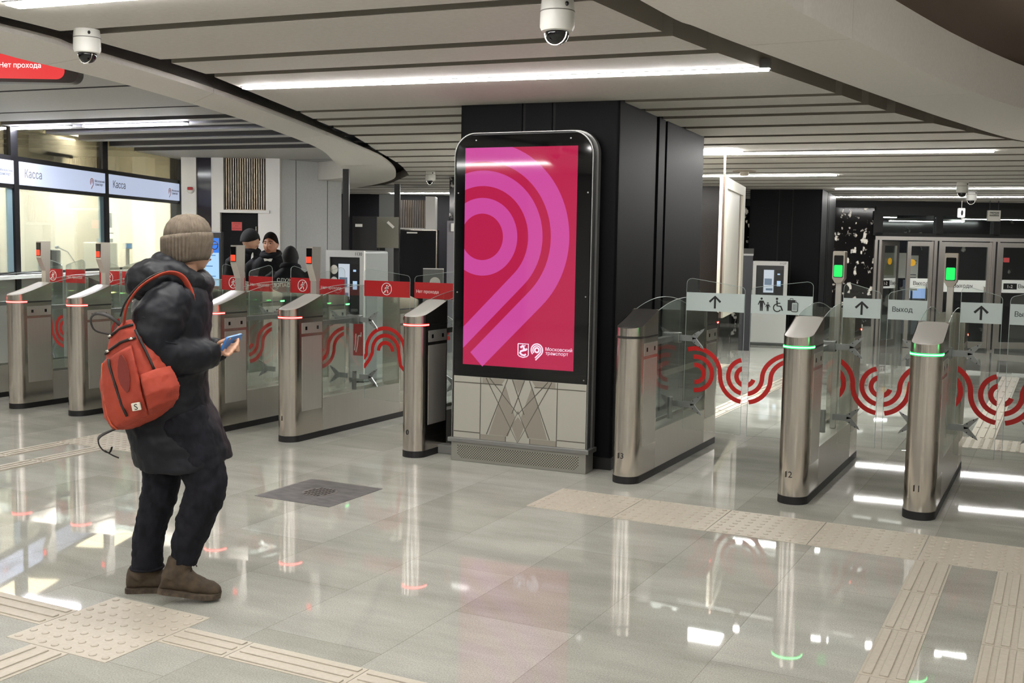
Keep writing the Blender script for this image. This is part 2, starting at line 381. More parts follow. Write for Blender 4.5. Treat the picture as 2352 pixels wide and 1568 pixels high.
light(-12.6, 9.2, -10.85, 9.39, .09, 'white light line at the left edge over the ticket office', 3.0, .02, led_left)
for a_ in ((-5.4, 11.0, -4.3, 11.1), (-6.3, 13.3, -4.8, 13.45), (-7.4, 15.55, -5.8, 15.7)): light(*a_, .10, 'unseen light line added behind the black pillar', group='added light lines behind the pillar')  # unseen lamps added to brighten the area behind the gates
# unseen fill lights added behind and beside the camera
for x0, y0, x1, y1, z in ((1, -3, 4.5, -2.6, 3.34), (1.2, .5, 4.7, .9, 3.34), (1.5, 4, 5, 4.4, 3.34), (1, -6, 4.5, -5.6, 3.34), (-4.0, .8, -2.1, 1.0, CZ), (-4.0, -2.2, -2.1, -2.0, CZ), (-10, 1.2, -6.5, 1.6, 3.0), (-11, 4.6, -8, 5.0, 3.0), (-10, -2.5, -6.5, -2.1, 3.0)):
    light(x0, y0, x1, y1, .13, 'unseen white light line added as fill behind the viewer', z, group='fill light lines behind the viewer')

# ---------------------------------------------------------------- outer walls
wall_pale = mat('pale_wall', '#dad7d0', .5)
wall_dk = mat('dark_wall', '#121115', .5, 0, .2)
for n, a in (('wall_rear', (-26, 14, -7.2, -7)), ('wall_right', (8.2, 8.4, -8, 34)), ('wall_left', (-26, -25.8, -8, 34))):
    bm = BM(); box(bm, a[0], a[1], a[2], a[3], -1, 3.4); struct(n, bm, wall_pale, label='pale hall wall')
bm = BM()
for x in (-15, -10.5, -6.2, -2.6, .8, 4.4): box(bm, x, x + 1.5, -6.99, -6.85, 0, 3.2)  # dark panels added so the steel posts reflect vertical streaks
struct('wall_rear', bm, wall_dk, label='unseen dark panels added behind the viewer for streaks in the steel')
bm = BM(); box(bm, -26, 8.4, 33, 33.2, -1.2, 3.4); struct('wall_back', bm, wall_dk, label='dark far wall')

# ---------------------------------------------------------------- tactile paving
tact = varied('tactile_tile_stone', '#b0a899', '#b8b0a2', 60, .55, 0, (1, 1, 1), .05)
def dotted_tile(x, y, label, group, s=.594, n=8, zf=0, d=.58):
    t = thing('tactile_tile', label, 'tactile tile', (x, y, zf), 0, group)
    bm = BM(); box(bm, .003, s - .003, .003, d - .003, -.005, .003)
    obj('slab', bm, tact, t)
    bm = BM(); p = s / n; q = d / n
    for i in range(n):
        for j in range(n):
            lathe(bm, [(.017, .003), (.015, .006), (.010, .0075), (0, .0078)], ((i + .5) * p, (j + .5) * q), 8)
    o = obj('dots', bm, tact, t, True); o['kind'] = 'stuff'
    return t
def bar_tile(x, y, w, l, rot, label, group, nb=3, zf=0):
    """guide tile with raised bars; the bars run along local y"""
    t = thing('guide_tile', label, 'tactile tile', (x, y, zf), rot, group)
    bm = BM(); box(bm, .002, w - .002, .002, l - .002, -.005, .003); obj('slab', bm, tact, t)
    p = w / nb
    for i in range(nb):
        bm = BM(); box(bm, (i + .5) * p - .017, (i + .5) * p + .017, .02, l - .02, .003, .0085, bev=.002); obj('bar', bm, tact, t)
    return t
ordn = ['first', 'second', 'third', 'fourth', 'fifth', 'sixth', 'seventh']
for i in range(6): dotted_tile(-3.02 + .594 * i, 6.15, f'{ordn[i]} dotted beige tactile tile counted from the totem end of the strip', 'dotted tactile tiles before the exit gates')
for s, x in (('left', -.655), ('right', -.245)):
    for i in range(4): bar_tile(x, 6.15 - .6 * (i + 1), .19, .6, 0, f'{ordn[i]} ribbed tactile tile below the dotted strip, {s} track', 'ribbed tactile tiles right of the hall')
dotted_tile(-3.88, 2.98, 'dotted beige tactile tile by the walking person\'s shoes', 'dotted tactile tiles in the hall', .58, 8, d=.6)
for i, (x0, l) in enumerate(((-3.30, .36), (-2.94, .58), (-2.36, .58), (-1.78, .58))):
    bar_tile(x0, 3.44, .19, l, -pi / 2, f'{ordn[i]} ribbed tactile tile running right from the tile at the walker\'s shoes', 'ribbed tactile tiles by the walker')
for i in range(2): bar_tile(-3.88 - .58 * i, 3.15, .21, .58, pi / 2, f'{ordn[i]} ribbed tactile tile running left from the tile at the walker\'s shoes', 'ribbed tactile tiles by the walker')
for i in range(2): bar_tile(-3.72, 2.98 - .59 * (i + 1), .22, .59, 0, f'{ordn[i]} ribbed tactile tile running toward the viewer at bottom left', 'ribbed tactile tiles by the walker')
dotted_tile(-7.28, 6.12, 'dotted beige tactile tile before the closed gates, left end', 'dotted tactile tiles before the closed gates', .6, 8)
dotted_tile(-6.68, 6.12, 'dotted beige tactile tile before the closed gates, behind the walker', 'dotted tactile tiles before the closed gates', .6, 8)
for s, x in (('far', -7.27), ('near', -6.86)):
    for i in range(3): bar_tile(x, 6.12 - .6 * (i + 1), .17, .6, 0, f'{ordn[i]} ribbed tactile tile before the closed gates, {s} track', 'ribbed tactile tiles before the closed gates')
for i in range(3): dotted_tile(-.78 + .594 * i, 9.95, f'{ordn[i]} dotted tactile tile seen through the gates', 'dotted tactile tiles beyond the gates')
for s, x, y0, k in (('right', -.72, 10.53, 9), ('middle', -3.22, 10.2, 7), ('left', -4.74, 11.6, 6), ('leftmost', -4.42, 11.6, 6)):
    for i in range(k): bar_tile(x, y0 + .6 * i, .22, .6, 0, f'ribbed tactile tile of the {s} track beyond the gates', f'ribbed tactile tiles beyond the gates, {s} track')

# ---------------------------------------------------------------- floor drain
t = thing('floor_drain', 'dark grey square stone slab with a round drain grate in the floor', 'drain', (-4.67, 5.48, 0))
bm = BM(); o_ = rrect(0, .6, 0, .6, .001, (0, 0, 0, 0)); prism(bm, o_, -.01, .0025)
obj('slab', bm, varied('dark_stone', '#545253', '#6d6a6a', 9, .5, 0, (1, 2, 1), .1), t)
bm = BM(); lathe(bm, [(.118, .0026), (.118, .004), (.0, .0041)], (.3, .3), 32); obj('grate', bm, varied('worn_metal', '#8a8682', '#6b6764', 30, .4, .4), t)
bm = BM()
for j in range(-2, 3):
    for i in range(-4, 5):
        x, y = i * .026, j * .042
        if sqrt(x * x + y * y) < .10: box(bm, .3 + x - .007, .3 + x + .007, .3 + y - .016, .3 + y + .016, .0041, .0046)
obj('grate_slots', bm, mat('drain_hole', '#1a0e0c', .8), t)['kind'] = 'stuff'
# ================================================================ turnstiles
HW = .0965                       # half width of a turnstile
def stadium(y0, y1, hw, front=True, back=True, n=14):
    out = []
    if front: out += [(hw * cos(radians(a)), y0 + hw + hw * sin(radians(a))) for a in [180 + 180 * i / n for i in range(n + 1)]]
    else: out += [(-hw, y0), (hw, y0)]
    if back: out += [(hw * cos(radians(a)), y1 - hw + hw * sin(radians(a))) for a in [180 * i / n for i in range(n + 1)]]
    else: out += [(hw, y1), (-hw, y1)]
    return out
def top_z(y):                    # height of the sloping cabinet top, y measured from the rounded end
    t = max(0, min(1, y / .41)); return 1.100 + .118 * t ** 1.25
def cabinet_bm(z1=None, z0=.05, grow=0):
    """end cabinet, rounded end at y = 0, flat end at y = .41"""
    bm = BM(); n = 14; hw = HW + grow
    pts = [(hw * cos(radians(a)), HW + hw * sin(radians(a))) for a in [180 + 180 * i / n for i in range(n + 1)]]
    ys = [.16, .22, .28, .34, .41]
    pts = pts + [(hw, y) for y in ys] + [(-hw, y) for y in ys[::-1]]
    rows = [[Vector((x, y, z0)) for x, y in pts], [Vector((x, y, z1 if z1 else top_z(y))) for x, y in pts]]
    loft(bm, rows, cap=False); bm.faces.new([v for v in bm.verts if abs(v.co.z - z0) < 1e-6][::-1])
    if z1: bm.faces.new([v for v in bm.verts if abs(v.co.z - z1) < 1e-6])
    return bm
def cap_bm():
    """sloping lid: strips across the cabinet so that the lid follows the slope"""
    bm = BM(); rows = []
    ys = [.004 + .0925 * (1 - cos(pi / 2 * i / 7)) for i in range(8)] + [.13, .17, .22, .28, .34, .395]
    for y in ys:
        hw = (HW - .004) * (sqrt(max(0, 1 - ((HW - y) / (HW - .003)) ** 2)) if y < HW else 1)
        hw = max(hw, .004); z = top_z(y)
        rows.append([Vector((x * hw, y, z + .007 * (1 - x ** 4) - (.003 if abs(x) == 1 else 0))) for x in (-1, -.7, -.35, 0, .35, .7, 1)])
    rws = [[bm.verts.new(p) for p in r] for r in rows]
    low = [[bm.verts.new(p - Vector((0, 0, .02))) for p in r] for r in rows]
    for A in (rws, low):
        for a, b in zip(A, A[1:]):
            for i in range(6): bm.faces.new((a[i], a[i + 1], b[i + 1], b[i]))
    def wall(a, b):
        for i in range(len(a) - 1): bm.faces.new((a[i], a[i + 1], b[i + 1], b[i]))
    wall(rws[0], low[0]); wall(rws[-1], low[-1]); wall([r[0] for r in rws], [r[0] for r in low]); wall([r[-1] for r in rws], [r[-1] for r in low])
    return bm
CAB, CAP = None, None
def sh(name, me, m, parent, loc=(0, 0, 0), rz=0):
    o = bpy.data.objects.new(name, me); link(o, parent); o.location = loc; o.rotation_euler = (0, 0, rz); return o
def mesh_of(name, bm, m, smooth=True):
    me = bpy.data.meshes.new(name); bmesh.ops.recalc_face_normals(bm, faces=bm.faces); bm.to_mesh(me); bm.free(); me.materials.append(m)
    if smooth: me.shade_smooth(); me.set_sharp_from_angle(angle=radians(40))
    return me
cab_me = mesh_of('cabinet', cabinet_bm(), steel_v)
cap_steel = mesh_of('reader_lid', cap_bm(), mat('lid_steel', '#c4c1bb', .36, .15))
cap_dark = mesh_of('reader_lid_dark', cap_bm(), mat('lid_dark', '#3a3836', .35, .2))
plinth_me = mesh_of('plinth', prism(BM(), stadium(-1.012, 1.012, HW + .003), 0, .052), plinth_m)
def u_rail():
    bm = BM(); prism(bm, [(-HW, .052), (HW, .052), (HW, .33), (HW - .012, .33), (HW - .012, .305), (-HW + .012, .305), (-HW + .012, .33), (-HW, .33)], -.6, .6, 'y'); return bm
beam_me = mesh_of('low_beam', u_rail(), steel_h)
def ring_half(z0, z1, grow):
    bm = BM(); n = 16; inn = HW + .0005; o2 = HW + grow
    A = [(o2 * cos(radians(a)), HW + o2 * sin(radians(a))) for a in [180 + 180 * i / n for i in range(n + 1)]]
    A = [(-o2, HW + .03)] + A + [(o2, HW + .03)]
    B = [(inn * cos(radians(a)), HW + inn * sin(radians(a))) for a in [180 + 180 * i / n for i in range(n + 1)]]
    B = [(-inn, HW + .03)] + B + [(inn, HW + .03)]
    prism(bm, A + B[::-1], z0, z1); return bm
def led_me(name, m, z0=1.028, z1=1.045, g=.0022): return mesh_of(name, ring_half(z0, z1, g), m)
COREM = {'red': led_me('light_core_red', red_core, 1.0335, 1.0395, .0030), 'green': led_me('light_core_green', green_core, 1.0335, 1.0395, .0030)}
LEDM = {'red': led_me('light_ring_red', red_led), 'green': led_me('light_ring_green', green_led), 'off': led_me('light_ring_off', off_led)}
def side_pane():
    bm = BM(); n = 16
    pts = [(-.6, .306), (.6, .306)] + [(.6 - 1.2 * i / n, 1.205 + .075 * (1 - ((.6 - 1.2 * i / n) / .6) ** 2)) for i in range(n + 1)]
    prism(bm, pts, -.004, .004, 'x'); return bm
pane_me = mesh_of('side_glass', side_pane(), glass_side, False)
pane_edge_me = mesh_of('pane_edge', tube(BM(), [(0, .6 - 1.2 * i / 24, 1.206 + .075 * (1 - ((.6 - 1.2 * i / 24) / .6) ** 2)) for i in range(25)], .0022, 6), glass_edge)
def panel_set():
    bm = BM(); box(bm, 0, .0022, .125, .395, .25, .875); return bm
panel_me = mesh_of('access_panel', panel_set(), steel_h)
strip_me = mesh_of('sensor_strip', box(BM(), 0, .0022, .125, .40, .90, .99), steel_h)
sens_me = mesh_of('sensor', box(BM(), 0, .001, 0, .026, 0, .03), darkwin)
seam_me = mesh_of('seam', box(BM(), 0, .0016, .115, .41, 1.028, 1.040), black)
def icon_nowalk(bm, cx, cz, r, y):
    stroke(bm, arc(cx, cz, r, 0, 360, 40), r * .12, y)
    stroke(bm, [(cx - r * .62, cz - r * .66), (cx + r * .62, cz + r * .66)], r * .10, y)
    disc(bm, cx + .06 * r, cz + .56 * r, .13 * r, y)
    for P, w in (([(cx + .02 * r, cz + .38 * r), (cx - .06 * r, cz - .08 * r)], .26), ([(cx - .05 * r, cz - .05 * r), (cx + .2 * r, cz - .28 * r), (cx + .26 * r, cz - .68 * r)], .15),
                 ([(cx - .08 * r, cz - .05 * r), (cx - .18 * r, cz - .36 * r), (cx - .44 * r, cz - .6 * r)], .15), ([(cx + .02 * r, cz + .34 * r), (cx + .26 * r, cz + .12 * r), (cx + .44 * r, cz + .08 * r)], .11),
                 ([(cx, cz + .34 * r), (cx - .26 * r, cz + .2 * r), (cx - .36 * r, cz - .04 * r)], .11)): stroke(bm, P, w * r, y)
def icon_arrow(bm, cx, cz, h, y):
    stroke(bm, [(cx, cz - h / 2), (cx, cz + h / 2 - .01)], h * .16, y)
    stroke(bm, [(cx - h * .45, cz + .02 * h), (cx, cz + h * .46), (cx + h * .45, cz + .02 * h)], h * .17, y - .0004)
def icon_person(bm, cx, z0, h, y):
    disc(bm, cx, z0 + h * .92, h * .085, y)
    poly(bm, [(cx - .14 * h, z0 + .78 * h), (cx + .14 * h, z0 + .78 * h), (cx + .12 * h, z0 + .42 * h), (cx + .10 * h, z0), (cx + .02 * h, z0), (cx, z0 + .4 * h), (cx - .02 * h, z0), (cx - .10 * h, z0), (cx - .12 * h, z0 + .42 * h)], y)
    stroke(bm, [(cx - .13 * h, z0 + .74 * h), (cx - .24 * h, z0 + .46 * h)], .07 * h, y); stroke(bm, [(cx + .13 * h, z0 + .74 * h), (cx + .27 * h, z0 + .46 * h)], .07 * h, y)
def icon_access(bm, x0, zc, y):
    h = .1; z0 = zc - h / 2
    icon_person(bm, x0 + .02, z0, h, y); icon_person(bm, x0 + .068, z0, h * .66, y)
    cx = x0 + .135
    disc(bm, cx, z0 + .095, .009, y); stroke(bm, [(cx, z0 + .082), (cx + .003, z0 + .042), (cx + .030, z0 + .040), (cx + .043, z0 + .008)], .011, y)
    stroke(bm, [(cx + .003, z0 + .062), (cx + .026, z0 + .062)], .008, y); stroke(bm, arc(cx + .004, z0 + .028, .028, 100, 330, 20), .008, y)
    bx = x0 + .215
    poly(bm, [(bx, z0 + .01), (bx + .055, z0 + .01), (bx + .055, z0 + .09), (bx, z0 + .09)], y); stroke(bm, [(bx + .017, z0 + .09), (bx + .017, z0 + .1), (bx + .038, z0 + .1), (bx + .038, z0 + .09)], .005, y)
    return bx
def motif(kind, side, wmax):
    """the red ribbon drawing on a wing; x = 0 at the middle of the passage"""
    bm = BM(); w = .034; y = -.0062; zc = .70; r1, r2, r3 = .066, .130, .194; e = .026
    if kind == 'arch':
        cx = -wmax / 2 - .02
        for k, r in enumerate((.075, .14, .205)):
            P = [(cx - r, zc - .0 - .02 * k)] + arc(cx, zc, r, 180, 0, 20)
            if k: P = [(-wmax, zc - .09 - .07 * (2 - k)), (cx - r - .03, zc - .08)] + P
            if k == 1: P += [(cx + r + .02, zc - .12), (-e, zc - .2)]
            if k == 2: P += [(-e, zc - .06)] if cx + r + .03 > -e else [(cx + r + .02, zc - .1), (-e, zc - .17)]
            stroke(bm, P, w, y)
    elif side < 0:
        ax = -2 * r3
        for r in (r1, r2): stroke(bm, arc(0, zc, r, 105, 258, 24), w, y)
        stroke(bm, [(p[0], p[1]) for p in arc(ax, zc, r3, 110, 0, 20)] + arc(0, zc, r3, 180, 262, 16), w, y)
        for r in (r1, r2): stroke(bm, arc(ax, zc, r, 100, -95, 24), w, y)
    else:
        stroke(bm, arc(0, zc, r1, 284, 345, 12), w, y)
        ax = 2 * r3 + .02
        stroke(bm, arc(0, zc, r2, 280, 360, 14) + [(p[0], zc + (p[1] - zc) * .72) for p in arc(ax, zc, ax - r2, 180, 95, 16)], w, y)
        stroke(bm, arc(0, zc, r3, 280, 360, 14) + [(p[0], zc + (p[1] - zc) * .72) for p in arc(ax, zc, ax - r3, 180, 95, 16)], w, y)
    for x, nx in ((-wmax + .004, -1), (wmax - .004, 1), ((-e) if side < 0 else e, 1 if side < 0 else -1)):
        bmesh.ops.bisect_plane(bm, geom=bm.verts[:] + bm.edges[:] + bm.faces[:], plane_co=(x, 0, 0), plane_no=(nx, 0, 0), clear_outer=True)
    return bm
def wing(root, side, reach, band_m_, icon, mkind, ink):
    """glass wing of a turnstile: side +1 swings to the right; reach = from the turnstile axis to mid-passage"""
    x0, x1 = .108, reach - .024
    zs = [(x0, .26), (x1, .25), (x1, 1.335)] + [(x1 - .035 + .035 * cos(radians(a)), 1.345 + .035 * sin(radians(a))) for a in (15, 40, 65, 85)] + [(x0 + .045, 1.432)] + [(x0 + .035 + .035 * cos(radians(a)), 1.395 + .035 * sin(radians(a))) for a in (110, 135, 160, 180)]
    bm = BM(); prism(bm, [(side * a, b) for a, b in zs], -.005, .005, 'y')
    g = obj('glass_wing', bm, glass, root)
    bm = BM(); pts = [(side * a, b) for a, b in zs]; pts = pts[1:] + pts[:1]
    P3 = [Vector((a, 0, b)) for a, b in pts]; tube(bm, P3, .0016, 6); obj('wing_edge', bm, glass_edge, g)
    lo, hi = sorted((side * x0, side * x1))
    bm = BM(); box(bm, lo + .001, hi - .001, -.0065, -.0052, 1.185, 1.325); box(bm, lo + .001, hi - .001, .0052, .0065, 1.185, 1.325); obj('sign_band', bm, band_m_, g)
    cx, cz = (lo + hi) / 2, 1.255; bm = BM()
    if icon == 'nowalk':
        icon_nowalk(bm, cx, cz, .052, -.0068); obj('no_walking_sign', bm, ink, g)
    elif icon == 'arrow':
        icon_arrow(bm, cx, cz, .095, -.0068); obj('arrow_sign', bm, ink, g)
    elif icon == 'access':
        bx = icon_access(bm, lo + .06, cz, -.0068); obj('access_signs', bm, ink, g)
        bm = BM(); o_ = rrect(bx + .03, bx + .075, cz - .045, cz + .022, .008, n=3); poly(bm, o_, -.0085, .001); obj('suitcase_sign_back', bm, band_m_, g)
        bm = BM(); stroke(bm, o_ + o_[:1], .005, -.0098); [stroke(bm, [(bx + q, cz - .035), (bx + q, cz + .012)], .003, -.0098) for q in (.042, .0525, .063)]; stroke(bm, [(bx + .043, cz + .022), (bx + .043, cz + .034), (bx + .062, cz + .034), (bx + .062, cz + .022)], .004, -.0098)
        obj('suitcase_sign', bm, ink, g)
    else:
        bm.free(); wd = hi - lo
        if icon == 'Выход': text('lettering', icon, .048, (lo + .03, -.0068, cz), ink, g, 'LEFT')
        else:
            tx_ = text('lettering', icon, .05, (lo + .022, -.0068, cz - .012), ink, g, 'LEFT')
            k_ = min(.225, wd - .04) / max(v.co.x for v in tx_.data.vertices); tx_.scale = (k_, k_, 1)
    mb = motif(mkind, -side, reach - .108)
    bmesh.ops.translate(mb, verts=mb.verts, vec=(side * reach, 0, 0)); obj('red_ribbon_pattern', mb, red_motif_m, g)
    # fish-tail brackets that carry the glass
    for z in (.97, .455):
        bm = BM(); s = side
        box(bm, min(s * .07, s * .17), max(s * .07, s * .17), -.022, -.006, z - .022, z + .022)
        for dz in (1, -1):
            prism(bm, [(s * .16, z - .012 * dz), (s * .165, z + .022 * dz), (s * .205, z + .052 * dz), (s * .262, z + .080 * dz), (s * .248, z + .055 * dz), (s * .215, z + .018 * dz), (s * .2, z - .002 * dz)], -.020, -.006, 'y')
        obj('wing_bracket', bm, wing_grey, g)
        bm = BM()
        for px, pz in ((.11, 0), (.19, .03), (.23, .06), (.19, -.03), (.23, -.06)): lathe(bm, [(.0045, 0), (.0045, .001), (0, .0011)], (0, 0), 8); vs2 = bm.verts[-24:]; bmesh.ops.transform(bm, matrix=Matrix.Translation((s * px, -.0201, z + pz)) @ Matrix.Rotation(pi / 2, 4, 'X'), verts=vs2)
        obj('bracket_screws', bm, black, g)
    return g
def mast(root, y, lamp, face):
    """signal post with a leaning head; face = -1 looks toward the entrance side"""
    t = obj('signal_post', box(BM(), -.030, .030, y - .026, y + .026, 1.15, 1.34, bev=.004), steel_h, root)
    bm = BM()
    f = -1; prism(bm, [(y - .026, 1.33), (y + .026, 1.33), (y + .036, 1.62), (y - .075, 1.62), (y - .080, 1.46)], -.034, .034, 'x')
    obj('signal_head', bm, steel_h, t)
    bm = BM(); box(bm, -.027, .027, y - .0835, y - .074, 1.475, 1.607); obj('signal_window', bm, darkwin, t)
    bm = BM(); box(bm, -.024, .024, y - .0865, y - .0836, 1.482, 1.535, bev=.003); obj('signal_lamp', bm, red_lamp if lamp == 'red' else green_lamp, t)
    return t
def mast_wide(root, y, lampm):
    t = obj('signal_post', box(BM(), -.022, .022, y - .02, y + .02, .306, 1.44, bev=.004), steel_h, root)
    bm = BM(); prism(bm, [(-.022, 1.42), (.022, 1.42), (.044, 1.455), (.044, 1.655), (.038, 1.66), (-.038, 1.66), (-.044, 1.655), (-.044, 1.455)], y - .055, y + .045, 'y'); obj('signal_head', bm, mat('warm_grey_housing', '#a39c90', .4, .5), t)
    bm = BM(); poly(bm, rrect(-.034, .034, 1.462, 1.628, .006, n=3), y - .0551, .003); obj('signal_window', bm, darkwin, t)
    bm = BM(); poly(bm, rrect(-.031, .031, 1.466, 1.556, .008, n=3), y - .0582, .003); obj('signal_lamp', bm, lampm, t)
    return t
def turnstile(x, label, front, rear, number=None, lid='steel', signal=None, left=None, right=None, group='turnstiles'):
    """left / right = (reach, film, icon, pattern, ink)"""
    r = thing('turnstile', label, 'turnstile', (x, 8.09, 0), 0, group)
    sh('plinth', plinth_me, None, r); sh('low_beam', beam_me, None, r)
    for yy, rz, col, fr in ((-1.01, 0, front, True), (1.01, pi, rear, False)):
        c = sh('cabinet', cab_me, None, r, (0, yy, 0), rz)
        sh('reader_lid', cap_steel if lid == 'steel' else cap_dark, None, c)
        lr_ = sh('light_ring', LEDM[col], None, c)
        lr_['label'] = {'red': 'lit red', 'green': 'lit green', 'off': 'unlit'}[col] + ' light ring'
        if col in COREM: sh('light_ring_core', COREM[col], None, c)
        for s in (1, -1):
            xx = s * HW if s > 0 else -HW - .0022
            for nme, me in (('access_panel', panel_me), ('sensor_strip', strip_me), ('seam', seam_me)): sh(nme, me, None, c, (xx, 0, 0))
            for yq in (.17, .325): sh('sensor', sens_me, None, c, (HW + .0022 if s > 0 else -HW - .0032, yq, .928))
    for s in (1, -1): sh('pane_edge', pane_edge_me, None, sh('side_glass', pane_me, None, r, (s * (HW - .008), 0, 0)))
    # wing drive: hinge post, rail from the cabinet, low stub
    bm = BM(); box(bm, -.03, .03, -.6, -.06, .945, .985); obj('drive_rail', bm, alu, r)
    bm = BM(); tube(bm, [(0, 0, .33), (0, 0, .50)], .02, 12); tube(bm, [(0, 0, .93), (0, 0, 1.01)], .02, 12); obj('hinge', bm, alu, r)
    bm = BM(); box(bm, -.07, .07, -.035, .035, .93, 1.01, bev=.006); obj('hinge_clamp', bm, alu, r)
    if number: text('number', number, .058, (-.012, -1.0115, .20), black_ink, r, bold=.0014)
    if left: wing(r, -1, *left)
    if right: wing(r, 1, *right)
    if signal == 'red': mast(r, -.63 + .05, 'red', -1)
    if signal == 'green': mast_wide(r, .40, green_lamp)
    return r
def closed(reach, icon, pat='wave'): return (reach, red_film, icon, pat, white_ink)
def opened(reach, icon, pat='wave'): return (reach, grey_film, icon, pat, black_ink)
NP = 'Нет прохода'
TX = {'l6': -9.87, 'l5': -9.04, 'l4': -8.22, 'l3': -7.39, 'l2': -6.56, '1': -5.73, '0': -4.50, '13': -2.725, '12': -1.547, '11': -.757, '10': .033}
n_ = .414
turnstile(TX['l6'], 'steel turnstile with red light, beyond the left edge of the photo', 'red', 'green', None, 'steel', 'red', None, closed(n_, 'nowalk'))
turnstile(TX['l5'], 'steel turnstile with red light cut off by the left edge', 'red', 'green', None, 'steel', 'red', closed(n_, NP), closed(n_, 'nowalk'))
turnstile(TX['l4'], 'steel turnstile with red light and bright lid, left of the orange backpack', 'red', 'green', None, 'steel', 'red', closed(n_, NP), closed(n_, 'nowalk'))
turnstile(TX['l3'], 'steel turnstile with red light mostly hidden behind the orange backpack', 'red', 'green', None, 'steel', 'red', closed(n_, NP), closed(n_, 'nowalk'))
turnstile(TX['l2'], 'steel turnstile with red light just right of the walking person', 'red', 'green', None, 'steel', 'red', closed(n_, NP), closed(n_, 'nowalk'))
turnstile(TX['1'], 'steel turnstile numbered 1 with red light', 'red', 'green', '1', 'steel', 'red', closed(n_, NP), closed(.615, 'nowalk', 'arch'))
turnstile(TX['0'], 'steel turnstile numbered 0 with red light left of the totem', 'red', 'green', '0', 'steel', None, closed(.615, NP, 'wave'), closed(.41, 'nowalk'))
turnstile(TX['13'], 'steel turnstile numbered 13 with dark lid right of the black pillar', 'off', 'red', '13', 'dark', None, None, opened(.589, 'arrow'))
turnstile(TX['12'], 'steel turnstile numbered 12 with green light', 'green', 'red', '12', 'steel', 'green', opened(.589, 'access'), opened(.395, 'arrow'))
turnstile(TX['11'], 'steel turnstile numbered 11 with green light', 'green', 'red', '11', 'steel', 'green', opened(.395, 'Выход'), opened(.395, 'arrow'))
turnstile(TX['10'], 'steel turnstile at the right edge of the photo with an exit wing', 'green', 'red', '10', 'steel', 'green', opened(.395, 'Выход'), None)

# ================================================================ black pillars
def pillar(x, y, label, w=1.27, dpt=2.75, ang=5.77):
    r = thing('pillar', label, 'pillar', (x, y, 0), radians(ang))     # origin at the front right corner
    bm = BM(); box(bm, -w + .02, -.02, .02, dpt, .0, 3.36); obj('core', bm, blackmat, r)
    bm = BM(); box(bm, -w + .01, -.01, .01, dpt, 0, .09); obj('plinth', bm, black, r)
    g = .028
    for a, b in ((0, .50), (.50 + g, .74), (.74 + g, w)):
        bm = BM(); box(bm, -b, -a, 0, .02, .10, 2.90); obj('front_panel', bm, black_sat, r)
    for a, b in ((0, 1.02), (1.02 + .09, 1.30), (1.30 + .07, 2.75)):
        bm = BM(); box(bm, -.02, 0, a, b, .10, 2.90); obj('side_panel', bm, black_sat, r)
    bm = BM(); box(bm, -w, -w + .02, 0, dpt, .10, 2.90); obj('side_panel', bm, black_sat, r)
    return r
pillar(-2.955, 7.46, 'black panelled pillar right behind the pink totem', ang=4.6)
pillar(-3.97, 19.84, 'black panelled pillar far behind the gates, beside the ticket machine')

